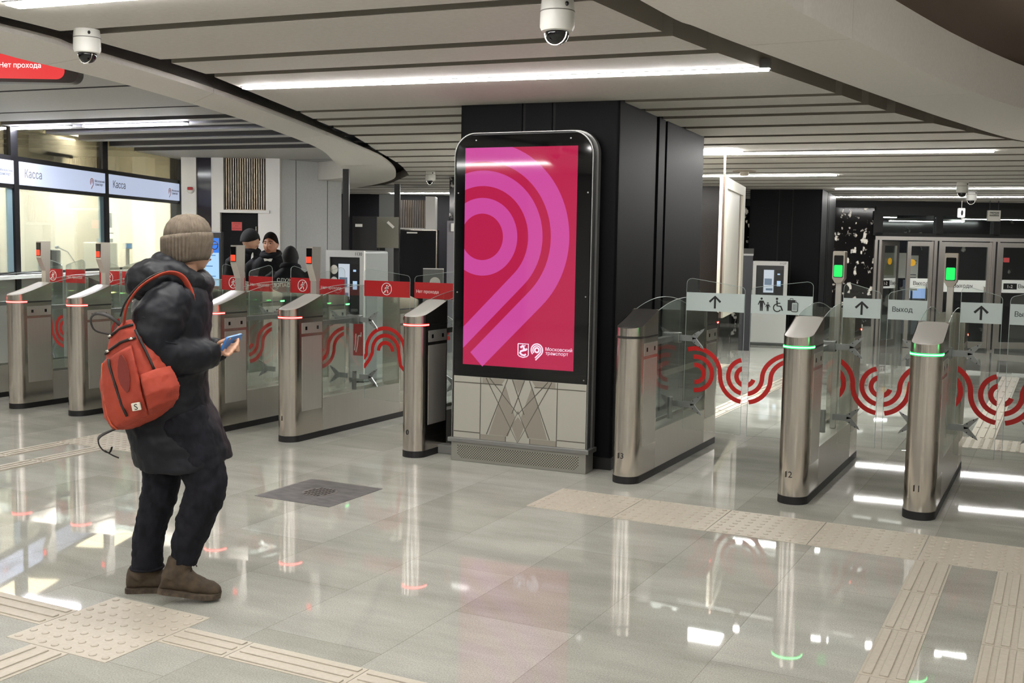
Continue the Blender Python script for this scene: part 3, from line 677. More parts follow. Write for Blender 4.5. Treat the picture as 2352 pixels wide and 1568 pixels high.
# ================================================================ advertising totem
def totem():
    r = thing('advertising_totem', 'tall advertising totem with a pink screen and rounded top before the black pillar', 'totem', (-3.622, 7.205, 0), radians(2.7))
    w = .552; top = 2.49
    out = [(-w, .165), (w, .165)] + arc(w - .17, top - .17, .17, 0, 90, 10) + arc(-w + .17, top - .17, .17, 90, 180, 10)
    bm = BM(); prism(bm, out, .03, .155, 'y'); obj('body', bm, black, r)
    def rim(y0, y1, k):
        o2 = [(a * (1 + k / .55), b if b < .2 else b + k) for a, b in out]
        bm = BM(); n = len(out)
        A = [[bm.verts.new((p[0], y, p[1])) for p in q] for q in (o2, out) for y in (y0, y1)]
        for a, b in ((0, 1), (1, 3), (3, 2), (2, 0)):
            for i in range(1, n): bm.faces.new((A[a][i], A[a][(i + 1) % n], A[b][(i + 1) % n], A[b][i]))
        return bm
    obj('front_rim', rim(.012, .040, .006), alu, r); obj('rear_rim', rim(.10, .150, .014), alu, r)
    ins = [(a * .985, min(b, top - .012)) for a, b in out]
    bz = [(a, b) for a, b in ins if b > .3]; bz = [(-w * .985, .66), (w * .985, .66)] + bz
    bm = BM(); prism(bm, bz, .018, .03, 'y'); bez = obj('glass_front', bm, mat('black_glass', '#060607', .05, 0, .5), r)
    x0, x1, z0, z1 = -.468, .437, .752, 2.385
    scr = mat('screen_crimson', '#2a0610', .04, 0, .5, emit='#b02048', es=.86)
    pk = mat('screen_pink', '#2a0a1c', .04, 0, .5, emit='#c64a98', es=.86)
    wh = mat('screen_white', '#332a2e', .04, 0, .5, emit='#f6dcf0', es=.9)
    bm = BM(); box(bm, x0, x1, .0150, .0182, z0, z1); sc = obj('screen', bm, scr, r)
    cx, cz = x0 + .148, 1.722; bm = BM(); y = .0149
    def ringband(ra, rb): return stroke(bm, arc(cx, cz, (ra + rb) / 2, 180, 540, 72), rb - ra, y, .0006)
    ringband(.174, .291)
    def nine(ra, rb, tail):
        P = arc(cx, cz, (ra + rb) / 2, 230, -45, 80); q = P[-1]
        stroke(bm, P + [(q[0] - tail * .7071, q[1] - tail * .7071)], rb - ra, y, .0006)
    nine(.379, .494, 1.2); nine(.560, .705, .68)
    bmesh.ops.bisect_plane(bm, geom=bm.verts[:] + bm.edges[:] + bm.faces[:], plane_co=(x0, 0, 0), plane_no=(-1, 0, 0), clear_outer=True)
    bmesh.ops.bisect_plane(bm, geom=bm.verts[:] + bm.edges[:] + bm.faces[:], plane_co=(0, 0, z1), plane_no=(0, 0, 1), clear_outer=True)
    bmesh.ops.bisect_plane(bm, geom=bm.verts[:] + bm.edges[:] + bm.faces[:], plane_co=(x1, 0, 0), plane_no=(1, 0, 0), clear_outer=True)
    obj('big_nine_emblem', bm, pk, sc)
    # crest, small emblem and lettering in the lower right corner
    bm = BM(); cxx, czz = .035, .885; y = .0149
    sh_ = [(cxx - .042, czz + .048), (cxx + .042, czz + .048), (cxx + .042, czz - .035), (cxx + .030, czz - .046), (cxx, czz - .054), (cxx - .030, czz - .046), (cxx - .042, czz - .035), (cxx - .042, czz + .048)]
    stroke(bm, sh_, .007, y)
    for P, q in (([(-.022, .018), (-.004, .034), (.006, .012), (.012, -.006)], .018), ([(-.026, -.012), (-.008, -.004), (.022, .004), (.030, .014)], .015), ([(-.030, -.016), (-.012, -.034), (.010, -.038), (.022, -.028)], .014), ([(.0, .03), (.018, .036)], .008)):
        stroke(bm, [(cxx + a, czz + b) for a, b in P], q, y)
    obj('city_crest', bm, wh, sc)
    bm = BM(); ex, ez = .146, .892
    stroke(bm, arc(ex, ez, .0165, 0, 360, 24), .013, y)
    for ra, a0 in ((.032, 222), (.046, 222)):
        P = arc(ex, ez, ra, a0, -45, 32); q = P[-1]; t_ = .052 if ra < .04 else .060
        stroke(bm, P + [(q[0] - t_ * .7071, q[1] - t_ * .7071)], .009, y)
    obj('small_nine_emblem', bm, wh, sc)
    text('lettering', 'Московский', .036, (.215, .0149, .905), wh, sc, 'LEFT', bold=.0012); text('lettering', 'транспорт', .036, (.215, .0149, .868), wh, sc, 'LEFT', bold=.0012)
    # lower panel with the letter M made of lozenges
    pale = mat('enamel_pale', '#9f9d92', .35); dark = mat('enamel_grey', '#847f74', .4); line = mat('enamel_line', '#4a463d', .5)
    bm = BM(); box(bm, -w * .985, w * .985, .018, .03, .168, .66); lp = obj('lower_panel', bm, pale, r)
    bm = BM(); y = .0178
    for P in ([(-.24, .225), (-.11, .615), (-.025, .375), (-.08, .225)], [(.24, .225), (.11, .615), (.025, .375), (.08, .225)], [(-.055, .315), (0, .185), (.055, .315), (0, .375)],
              [(-.315, .175), (-.10, .175), (-.10, .222), (-.315, .222)], [(.315, .175), (.10, .175), (.10, .222), (.315, .222)], [(-.3, .615), (-.14, .615), (-.11, .657), (-.3, .657)], [(.3, .615), (.14, .615), (.11, .657), (.3, .657)], [(-.05, .657), (0, .56), (.05, .657)]): poly(bm, P, y, .0008)
    obj('letter_shapes', bm, dark, lp)
    bm = BM(); y = .0168
    for P in ([(-.54, .23), (-.32, .23)], [(.32, .23), (.54, .23)], [(-.54, .178), (-.1, .178)], [(.1, .178), (.54, .178)], [(-.54, .612), (-.13, .612)], [(.13, .612), (.54, .612)], [(-.315, .17), (-.315, .658)], [(.315, .17), (.315, .658)],
              [(-.27, .658), (0, .18), (.27, .658)], [(-.05, .658), (.05, .40), (.25, .225)][:2], [(.05, .658), (-.05, .40)], [(-.26, .225), (-.09, .658)], [(.26, .225), (.09, .658)], [(-.24, .658), (-.0, .40), (.24, .658)], [(-.09, .225), (0, .42), (.09, .225)], [(-.1, .175), (-.1, .222)], [(.1, .175), (.1, .222)]): stroke(bm, P, .006, y, .0006)
    obj('panel_lines', bm, line, lp)
    # base with perforated grille
    bm = BM(); box(bm, -.555, .555, .004, .16, 0, .15, bev=.004); obj('base', bm, mat('base_grey', '#8f8d86', .4, .5), r)
    bm = BM(); box(bm, -.58, .58, -.012, .165, .148, .182, bev=.004); obj('ledge', bm, alu, r)
    gm = mat('perforated_sheet', '#b5b3a8', .4, .5); nt = gm.node_tree; b = nt.nodes['Principled BSDF']
    tc = nt.nodes.new('ShaderNodeTexCoord'); sp = nt.nodes.new('ShaderNodeVectorMath'); sp.operation = 'MULTIPLY'; sp.inputs[1].default_value = (70, 0, 70)
    rt = nt.nodes.new('ShaderNodeMapping'); rt.inputs['Rotation'].default_value = (0, pi / 4, 0)
    fr = nt.nodes.new('ShaderNodeVectorMath'); fr.operation = 'FRACTION'; sb = nt.nodes.new('ShaderNodeVectorMath'); sb.operation = 'SUBTRACT'; sb.inputs[1].default_value = (.5, 0, .5)
    ln = nt.nodes.new('ShaderNodeVectorMath'); ln.operation = 'LENGTH'; lt = nt.nodes.new('ShaderNodeMath'); lt.operation = 'LESS_THAN'; lt.inputs[1].default_value = .30
    mx = nt.nodes.new('ShaderNodeMix'); mx.data_type = 'RGBA'; mx.inputs[6].default_value = lin('#98958a'); mx.inputs[7].default_value = lin('#1f1d18')
    L = nt.links.new; L(tc.outputs['Object'], rt.inputs[0]); L(rt.outputs[0], sp.inputs[0]); L(sp.outputs[0], fr.inputs[0]); L(fr.outputs[0], sb.inputs[0]); L(sb.outputs[0], ln.inputs[0]); L(ln.outputs[1], lt.inputs[0]); L(lt.outputs[0], mx.inputs[0]); L(mx.outputs[2], b.inputs['Base Color'])
    bm = BM(); poly(bm, [(-.50, .06), (-.46, .022), (.46, .022), (.50, .06), (.50, .125), (-.50, .125)], .0038, .001); obj('grille', bm, gm, r)
    bm = BM()
    for x, z in ((-.525, 2.05), (.52, 2.05), (-.525, 1.3), (.52, 1.3), (.52, .69), (-.38, 2.44), (.38, 2.44)): lathe(bm, [(.006, 0), (.006, .002), (0, .0021)], (0, 0), 8); vs2 = bm.verts[-24:]; bmesh.ops.transform(bm, matrix=Matrix.Translation((x, .0179, z)) @ Matrix.Rotation(pi / 2, 4, 'X'), verts=vs2)
    obj('screws', bm, alu, r)
    return r
totem()
bm = BM(); box(bm, 0, .30, 0, .10, 0, .07, bev=.006)
tag(obj('floor_duct', bm, mat('duct_grey', '#777672', .5), None, False, (-4.50, 7.36, 0)), 'low grey metal floor duct between turnstile 0 and the totem', 'duct')

# ================================================================ dome cameras and hanging screen
def dome_camera(x, y, z, s, label, yaw=0):
    r = thing('dome_camera', label, 'security camera', (x, y, z), yaw, 'dome cameras')
    bm = BM(); lathe(bm, [(0, 0), (.062 * s, 0), (.066 * s, -.035 * s), (.066 * s, -.036 * s), (.067 * s, -.10 * s), (.060 * s, -.115 * s), (.05 * s, -.118 * s), (0, -.118 * s)], n=28); obj('housing', bm, white_p, r, True)
    autosmooth(r.children[0])
    bm = BM(); lathe(bm, [(.0670 * s, -.040 * s), (.0675 * s, -.041 * s), (.0675 * s, -.043 * s), (.067 * s, -.044 * s)], n=28); obj('seam', bm, mat('seam_grey', '#77756f', .5), r)
    bm = BM(); lathe(bm, [(.046 * s, -.116 * s)] + [(.046 * s * cos(a), -.125 * s - .042 * s * sin(a)) for a in [pi / 2 * i / 8 for i in range(9)]], n=24); obj('dome', bm, mat('smoked_dome', '#0b0b0d', .06, 0, .6), r, True)
    bm = BM(); tube(bm, [(.046 * s * cos(a), -.012 * s, -.122 * s - .046 * s * sin(a)) for a in [pi * i / 14 for i in range(15)]], .003 * s, 6); obj('dome_rim', bm, chrome, r)
    bm = BM(); ellipsoid(bm, (.055 * s, -.036 * s, -.022 * s), .009 * s, .006 * s, .009 * s, 10, 6); obj('plug', bm, black, r)
    return r
dome_camera(-4.50, 4.02, 2.72, 1.0, 'white dome camera at the left end of the ceiling slats')
dome_camera(-2.02, 4.34, 2.72, 1.12, 'white dome camera hanging at the top centre of the photo')
dome_camera(-8.55, 14.0, 2.72, 1.15, 'white dome camera far away left of the totem')
dome_camera(-1.52, 18.1, 2.72, 1.35, 'larger of two far white dome cameras above the exit doors')
dome_camera(-1.60, 20.9, 2.72, 1.35, 'smaller and lower of two far white dome cameras above the exit doors')
r = thing('overhead_screen', 'red lit overhead no passage screen hanging at the top left edge', 'sign', (-7.02, 5.56, 2.80), radians(27))
bm = BM(); prism(bm, rrect(-1.4, .50, 0, .30, .07), 0, .10, 'y'); obj('casing', bm, mat('brown_casing', '#3d302b', .3), r)
bm = BM(); poly(bm, rrect(-1.36, .40, .025, .275, .06), -.001, .004); sc = obj('screen', bm, mat('red_screen', '#300505', .2, emit='#ee3f40', es=.82), r)
text('lettering', NP, .051, (.075, -.006, .118), mat('lit_white', '#ffffff', .3, emit='#fff0ee', es=1.0), sc, 'CENTER', bold=.0008)
bm = BM(); box(bm, -1.0, -.95, .03, .07, .28, .34); box(bm, -.3, -.25, .03, .07, .28, .34); obj('hanger', bm, black, r)
# ================================================================ ticket office on the left
OX, OY, ORZ = -11.72, 9.29, radians(111.9)
office_white = mat('office_wall', '#eeeade', .7)
frame_blk = mat('black_window_frame', '#131316', .4, .3)
sign_lit = mat('lit_sign', '#8f96a5', .4, 0, .2, emit='#cbd8f5', es=.55)
sign_ink = mat('sign_ink', '#6a6a78', .5); sign_pink = mat('sign_pink_ink', '#c08a90', .5)
M_ = Matrix.Translation((OX, OY, 0)) @ Matrix.Rotation(ORZ, 4, 'Z')
bm = BM(); box(bm, -4.5, 5.5, 1.4, 1.5, 0, 3.3); box(bm, 5.42, 5.5, .13, 1.4, 0, 3.3); box(bm, -4.5, -4.4, 0, 1.4, 0, 3.3)
struct('wall_office', bm, office_white, loc=(OX, OY, 0), rotz=ORZ, label='cream back wall of the ticket office')
bm = BM(); box(bm, -4.4, 5.4, .25, 1.4, 3.3, 3.34); struct('ceiling', bm, office_white, loc=(OX, OY, 0), rotz=ORZ, label='ceiling of the ticket office')
for i, x in enumerate((-1.4, 1.2, 3.9)):
    t = thing('ceiling_light', 'square light panel in the ticket office', 'ceiling light', M_ @ Vector((x, .85, 3.3)), ORZ, 'lights in the ticket office')
    bm = BM(); box(bm, -.55, .55, -.45, .45, -.012, 0); obj('housing', bm, alu, t)
    bm = BM(); box(bm, -.52, .52, -.42, .42, -.018, -.0121); obj('diffuser', bm, mat('office_light', '#ffffff', .5, emit='#fff6e4', es=42), t)
t = thing('ticket_office', 'glazed ticket office front with black frame and lit cash desk signs', 'ticket office', (OX, OY, 0), ORZ)
for x in (-2.42, 0, 2.44):
    bm = BM(); box(bm, x - .055, x + .055, -.04, .06, 0, 2.6); box(bm, x - .10, x + .06, -.03, .06, 2.6, 3.36); obj('mullion', bm, frame_blk, t)
    bm = BM(); box(bm, x - .17, x - .056, -.01, .01, 1.22, 2.25); obj('side_strip', bm, mat('blue_grey_strip', '#64797f', .4), t)
bm = BM(); box(bm, 5.12, 5.46, -.06, .12, 0, 3.36); obj('end_post', bm, frame_blk, t)
for z0, z1 in ((2.25, 2.30), (2.59, 2.65)):
    bm = BM(); box(bm, -4.4, 5.14, -.03, .03, z0, z1); obj('crossbar', bm, frame_blk, t)
bm = BM(); box(bm, -4.4, 5.14, -.02, .02, 0, 1.14); obj('lower_panel', bm, steel_h, t)
bm = BM(); box(bm, -4.4, 5.14, -.2, .5, 1.14, 1.18); obj('counter', bm, white_p, t)
bm = BM(); box(bm, -4.4, 5.14, -.03, .03, 1.18, 1.215); obj('counter_edge', bm, black, t)
for a, b in ((-2.36, -.06), (.06, 2.38), (2.5, 5.12)):
    bm = BM(); box(bm, a, b, -.004, .004, 1.215, 2.25); obj('glass_pane', bm, glass, t)
    bm = BM(); box(bm, a, b, -.004, .004, 2.65, 3.3); obj('upper_pane', bm, glass_mat('dimming_pane', '#b0ada4', .1), t)  # upper glass tinted so the space behind looks less lit
    bm = BM(); box(bm, a + .01, b - .01, -.045, .03, 2.302, 2.588); sg = obj('lit_sign', bm, sign_lit, t)
    text('lettering', 'Касса', .15, (a + .12, -.047, 2.45), sign_ink, sg, 'LEFT')
    bm = BM(); ex, ez = b - .42, 2.44
    for rr, w in ((.022, .016), (.05, .016)):
        P = arc(ex, ez, rr, 225, -45, 30); q = P[-1]; stroke(bm, P + [(q[0] - .06 * (rr > .03), q[1] - .06 * (rr > .03))], w, -.047)
    obj('small_emblem', bm, sign_pink, sg)
    text('lettering', 'Московский', .05, (b - .33, -.047, 2.465), sign_ink, sg, 'LEFT'); text('lettering', 'транспорт', .05, (b - .33, -.047, 2.41), sign_ink, sg, 'LEFT')
def inoff(x, y, z): return M_ @ Vector((x, y, z))
t = thing('air_conditioner', 'wall mounted air conditioner behind the upper office window', 'air conditioner', inoff(3.4, 1.17, 2.82), ORZ)
bm = BM(); box(bm, -.55, .55, 0, .22, .10, .40, bev=.04); obj('body', bm, white_p, t)
bm = BM(); box(bm, -.40, .40, -.004, .06, .08, .13); obj('air_slot', bm, darkwin, t)
t = thing('cash_display', 'small blue customer display on a grey pole, right bay of the ticket office', 'display', inoff(3.72, .25, 1.18), ORZ, 'customer displays')
bm = BM(); box(bm, -.025, .025, -.02, .02, 0, .30); obj('pole', bm, alu, t)
bm = BM(); box(bm, -.12, .12, -.03, .03, .30, .40, bev=.01); obj('casing', bm, white_p, t)
bm = BM(); box(bm, -.10, .10, -.034, -.0301, .315, .385); obj('screen', bm, mat('blue_screen', '#203040', .2, emit='#7fb4e0', es=.8), t)
t = thing('cash_display', 'small blue customer display on a grey pole, middle bay of the ticket office', 'display', inoff(1.10, .25, 1.18), ORZ, 'customer displays')
bm = BM(); box(bm, -.025, .025, -.02, .02, 0, .32); obj('pole', bm, alu, t)
bm = BM(); box(bm, -.07, .07, -.03, .03, .32, .42, bev=.01); obj('casing', bm, white_p, t)
bm = BM(); box(bm, -.055, .055, -.034, -.0301, .335, .405); obj('screen', bm, MATS['blue_screen'], t)
t = thing('white_cabinet', 'tall pale cabinet with a screen on top behind the right office window', 'cabinet', inoff(4.25, .75, 0), ORZ)
bm = BM(); box(bm, -.2, .2, 0, .4, 0, 1.58, bev=.02); obj('body', bm, mat('pale_grey_cabinet', '#c9c9c1', .5), t)
bm = BM(); box(bm, -.13, .13, .05, .2, 1.582, 1.64); box(bm, -.16, .16, .05, .1, 1.72, 1.74); obj('stand', bm, mat('grey_plastic', '#9aa0a3', .5), t)
bm = BM(); box(bm, -.15, .13, .06, .1, 1.82, 2.06); box(bm, -.02, .02, .08, .12, 1.6, 1.84); obj('monitor', bm, mat('grey_screen', '#9aa3ad', .4), t)
t = thing('cash_terminal', 'black cash terminal standing at the middle office window', 'terminal', inoff(1.36, .20, 1.18), ORZ)
bm = BM(); box(bm, -.06, .06, -.05, .05, .08, .30, bev=.01); obj('body', bm, black, t)
bm = BM(); tube(bm, [(0, 0, 0), (0, 0, .1)], .03, 10); obj('stand', bm, black, t)
bm = BM(); ellipsoid(bm, (0, -.06, .10), .03, .02, .03, 12, 8); obj('lens', bm, mat('lens_glint', '#8a8a90', .1, .6), t)
t = thing('microphone', 'gooseneck microphone behind the middle office window', 'microphone', inoff(2.05, .3, 1.18), ORZ)
bm = BM(); tube(bm, [(.1, 0, 0), (.05, 0, .12), (-.15, 0, .27), (-.42, 0, .33)], .007, 8); obj('gooseneck', bm, mat('grey_metal', '#6e757c', .4, .5), t)
bm = BM(); ellipsoid(bm, (-.45, 0, .335), .045, .025, .025, 12, 8); obj('head', bm, MATS['grey_metal'], t)
t = thing('office_chair', 'blue grey office chair back behind the middle office window', 'chair', inoff(3.06, 1.2, 0), ORZ)
chm = mat('chair_fabric', '#74888f', .7)
bm = BM(); prism(bm, rrect(-.25, .25, .85, 1.46, .12), -.04, .04, 'y'); obj('backrest', bm, chm, t)
bm = BM(); box(bm, -.25, .25, -.5, 0, .46, .54, bev=.03); obj('seat', bm, chm, t)
bm = BM(); tube(bm, [(0, -.2, .05), (0, -.2, .47)], .03, 10); tube(bm, [(0, -.05, .5), (0, .03, .9)], .02, 8); obj('column', bm, black, t)
bm = BM()
for k in range(5): a = 2 * pi * k / 5; tube(bm, [(0, -.2, .08), (.28 * cos(a), -.2 + .28 * sin(a), .03)], .025, 8)
obj('foot_star', bm, black, t)
t = thing('office_mirror', 'round grey mirror on a stand at the left office window', 'mirror', inoff(.46, .3, 1.18), ORZ)
bm = BM(); prism(bm, [(.09 * cos(a), .25 + .11 * sin(a)) for a in [2 * pi * i / 28 for i in range(28)]], -.01, .01, 'y'); obj('disc', bm, mat('mirror_grey', '#8b979d', .3, .3), t)
bm = BM(); tube(bm, [(0, .005, 0), (0, .005, .16)], .012, 8); obj('stand', bm, alu, t)
t = thing('white_box', 'white box with small labels on the counter behind the left office window', 'box', inoff(-.10, .35, 1.18), ORZ)
bm = BM(); box(bm, -.25, .2, -.1, .1, 0, .32, bev=.01); obj('body', bm, white_p, t)
bm = BM(); box(bm, -.2, -.08, -.103, -.1001, .2, .3); box(bm, -.15, -.05, -.103, -.1001, .03, .07); obj('stickers', bm, mat('grey_sticker', '#8a8f92', .5), t)

# ================================================================ back wall left of the pillar
KX, KY, KR = -12.55, 13.93, radians(27.1)
gloss_white = mat('glossy_white_panel', '#e6e4e0', .35)
def kstruct(name, parts, m, label): 
    bm = BM()
    for p in parts: box(bm, *p)
    return struct(name, bm, m, loc=(KX, KY, 0), rotz=KR, label=label)
kstruct('wall_hall_1', [(-.66, -.415, 0, .3, 0, 3.36)], gloss_white, 'white wall strip right of the ticket office')
kstruct('wall_hall_2', [(-.415, -.15, .05, .3, 0, 3.36)], mat('aubergine_glass', '#221a26', .08), 'dark aubergine glass wall strip')
kstruct('wall_hall_3', [(-.15, .05, -.05, .3, 2.14, 3.36), (-.15, -.01, -.05, .3, 0, 2.14), (.62, .98, -.05, .3, 0, 2.14), (.75, .98, -.05, .3, 2.14, 3.36)], gloss_white, 'white wall around the staff door')
kstruct('trim_3', [(-.06, .82, -.12, .1, 2.10, 2.145)], gloss_white, 'white ledge over the staff door')
kstruct('wall_hall_4', [(.05, .75, .2, .3, 2.14, 3.36)], blackmat, 'black recess behind the brass louvre')
t = thing('door_louvre', 'brass coloured vertical louvre above the black staff door', 'louvre', (KX, KY, 0), KR)
brass = mat('bronze_slat', '#8d8070', .35, .9)
for i in range(18):
    x = .075 + i * .0385; bm = BM(); box(bm, x, x + .016, .02, .12, 2.15, 3.14 - .0022 * 1.9 * i); obj('slat', bm, brass, t)
bm = BM(); box(bm, .06, .75, .02, .12, 2.146, 2.16); obj('bottom_rail', bm, brass, t)
d = struct('door_1', box(BM(), 0, .61, .02, .08, 0, 2.10), mat('black_door', '#08080a', .5, 0, .15), loc=(KX, KY, 0), rotz=KR, label='black staff door under the brass louvre')
bm = BM(); tube(bm, [(.585, .0, 1.75), (.585, -.04, 1.75), (.585, -.04, 1.88), (.585, 0, 1.88)], .008, 8); obj('door_handle', bm, chrome, d)
bm = BM(); box(bm, .165, .335, .012, .0195, 1.81, 1.95); nt_ = obj('red_notice', bm, mat('red_notice', '#d6504e', .5), d)
for k, q in enumerate(('СЛУЖЕБНЫЙ', 'ВХОД', 'ПОСТОРОННИМ')): text('lettering', q, .019, (.25, .011, 1.925 - .04 * k), mat('notice_ink', '#7d1414', .5), nt_)
t = thing('fire_alarm', 'small white and red fire alarm sounder on the white wall strip', 'alarm', (KX + .0, KY, 0), KR)
t.location = Matrix.Translation((KX, KY, 0)) @ Matrix.Rotation(KR, 4, 'Z') @ Vector((-.50, 0, 2.46)); rot_ = Matrix.Rotation(pi / 2, 4, 'X')
bm = BM(); lathe(bm, [(.055, 0), (.055, .04), (.04, .06), (0, .06)], n=20); bmesh.ops.transform(bm, matrix=rot_, verts=bm.verts); obj('body', bm, white_p, t)
bm = BM(); box(bm, -.04, .05, -.07, -.0601, .0, .05, bev=.01); obj('lamp', bm, mat('alarm_red', '#a51a18', .3), t)
g0, g1 = Vector((-11.62, 14.43)), Vector((-11.44, 15.95))
def wall_between(name, a, b, z0, z1, m, label, th=.1):
    dv = (b - a); bm = BM(); box(bm, 0, dv.length, 0, th, z0, z1); return struct(name, bm, m, loc=(a.x, a.y, 0), rotz=atan2(dv.y, dv.x), label=label)
wall_between('wall_hall_5', Vector((-11.76, 14.28)), Vector((-11.44, 15.75)), 0, 3.36, varied('grey_wall_panel', '#d8dada', '#dedfde', 30, .3), 'pale grey panel wall behind the security guards')
for k in (.32, .78):
    p = Vector((-11.76, 14.28)).lerp(Vector((-11.44, 15.75)), k); dv = Vector((.32, 1.47)).normalized()
    bm = BM(); box(bm, 0, .012, -.003, 0, 0, 3.3); struct('trim_4', bm, mat('panel_joint', '#6c6e70', .6), loc=(p.x, p.y, 0), rotz=atan2(dv.y, dv.x), label='thin joint between grey wall panels')
# dark niche between the grey wall and the totem
BX, BY = -12.9, 17.06
bm = BM(); box(bm, -3, 7.2, 3.6, 3.8, 0, 3.36); struct('wall_hall_6', bm, wall_dk, loc=(BX, BY, 0), rotz=KR, label='dark wall at the back of the hall')
def upright(name, label, cat, p, w, dpt, z0, z1, m, rz=KR, bev=.004, group=None):
    t = thing(name, label, cat, (p[0], p[1], 0), rz, group); bm = BM(); box(bm, -w / 2, w / 2, 0, dpt, z0, z1, bev=bev); obj('body', bm, m, t); return t
upright('steel_post', 'left of two slim black posts behind the ticket machine', 'post', (-8.96, 12.43), .085, .09, 0, 2.66, black, KR, .004, 'slim black posts')
upright('steel_post', 'right of two slim black posts, beside the grey panel', 'post', (-8.88, 13.60), .085, .09, 0, 2.52, black, KR, .004, 'slim black posts')
t = upright('black_board', 'black board with a white sticker between grey wall and grey panel', 'board', (-8.83, 12.70), .34, .05, 0, 2.02, blackmat)
bm = BM(); box(bm, -.13, -.03, -.003, -.0005, 1.87, 1.91, Matrix.Rotation(.0, 4, 'Y')); obj('sticker', bm, white_p, t)
t = thing('hanging_screen', 'grey green back of a screen with a tilted white sticker', 'panel', (-8.76, 13.02, 0), KR)
bm = BM(); prism(bm, [(-.23, 1.74), (-.19, 1.74), (-.19, 1.58), (.24, 1.58), (.24, 2.02), (-.23, 2.02)], 0, .06, 'y'); obj('casing', bm, mat('olive_grey', '#6b6a5e', .6), t)
bm = BM(); box(bm, -.06, .06, -.003, -.0005, -.018, .018, Matrix.Translation((.13, 0, 1.91)) @ Matrix.Rotation(radians(42), 4, 'Y')); obj('sticker', bm, white_p, t)
bm = BM(); box(bm, -.04, .04, .061, .11, 0, 1.9); obj('stand', bm, black, t)
t = upright('black_cabinet', 'wide black cabinet with a steel edge left of the totem', 'cabinet', (-8.87, 14.10), .66, .5, 0, 1.86, mat('black_cabinet_paint', '#0a0a0c', .5, 0, .2))
bm = BM(); box(bm, .315, .33, -.004, -.0005, .2, 1.86); box(bm, -.33, .33, -.004, -.0005, 1.845, 1.86); obj('steel_edge', bm, chrome, t)
bm = BM(); box(bm, -.13, .03, -.008, -.0045, 1.80, 1.82); obj('slot', bm, white_p, t)
marble = varied('black_white_marble', '#0a090b', '#e4dfd4', 6.5, .08, 0, (1, 1, .8), 0, 8, .5, .57, .62)
upright('marble_pillar', 'narrow black and white marble pillar left of the totem edge', 'pillar', (-8.72, 14.98), .13, .4, 0, 2.70, marble)
t = upright('grey_pylon', 'grey slab with a small white lamp box on top beside the totem', 'pylon', (-8.28, 14.30), .26, .3, 0, 2.0, mat('grey_slab', '#77747b', .5))
bm = BM(); box(bm, -.07, .07, -.05, -.0005, 1.84, 1.96); obj('lamp_box', bm, white_p, t)
def kst(name, parts, m, label):
    bm = BM()
    for p in parts: box(bm, *p)
    return struct(name, bm, m, loc=(BX, BY, 0), rotz=KR, label=label)
kst('wall_hall_7', [(1.20, 1.50, -.5, 0, 0, 2.55)], mat('grey_panel_wall', '#8b8c8a', .4), 'grey wall panel left of the far louvre')
kst('wall_hall_8', [(2.08, 2.26, -.6, 0, 0, 2.52)], gloss_white, 'white wall strip right of the far louvre')
t = thing('door_louvre', 'second brass louvre far away between white wall strips', 'louvre', (BX, BY, 0), KR)
for i in range(13): x = 1.52 + i * .044; bm = BM(); box(bm, x, x + .02, -.5, -.4, 1.93, 2.45); obj('slat', bm, brass, t)
bm = BM(); box(bm, 1.51, 2.07, -.55, -.4, 1.88, 1.93); obj('ledge', bm, gloss_white, t)
# information kiosk right of the walker's head
t = thing('information_kiosk', 'slim black information screen lit blue, right of the walker\'s hat', 'screen', (-9.93, 10.80, 0), radians(20))
bm = BM(); box(bm, -.16, .16, 0, .08, .0, 1.76, bev=.01); obj('casing', bm, black, t)
bm = BM(); box(bm, -.14, .125, -.004, -.0005, 1.06, 1.68); sc = obj('screen', bm, mat('kiosk_light_blue', '#203040', .2, emit='#a9d2f2', es=.85), t)
bm = BM(); box(bm, -.14, .125, -.006, -.0041, 1.49, 1.68); obj('screen_header', bm, mat('kiosk_blue', '#102040', .2, emit='#1d6fd6', es=.9), sc)
bm = BM()
for z, l in ((1.45, .2), (1.38, .12), (1.31, .16), (1.18, .2)): box(bm, -.12, -.12 + l, -.006, -.0041, z, z + .012)
obj('screen_lines', bm, mat('kiosk_ink', '#3b6a9a', .5), sc)
# floor standing sign beside turnstile 0
t = thing('info_board', 'grey board with a pale round mark behind turnstile 0', 'board', (-5.85, 9.65, 0), KR)
bm = BM(); box(bm, -.105, .105, 0, .05, .9, 1.395); obj('board', bm, mat('board_grey', '#6f716e', .5), t)
bm = BM(); box(bm, -.105, .105, -.002, .05, 1.3951, 1.405); obj('top_edge', bm, white_p, t)
bm = BM(); disc(bm, .02, 1.26, .055, -.0005, .003); obj('round_mark', bm, white_p, t)
bm = BM(); box(bm, -.03, .03, 0, .05, 0, .9); box(bm, -.15, .15, -.1, .15, 0, .02); obj('stand', bm, alu, t)

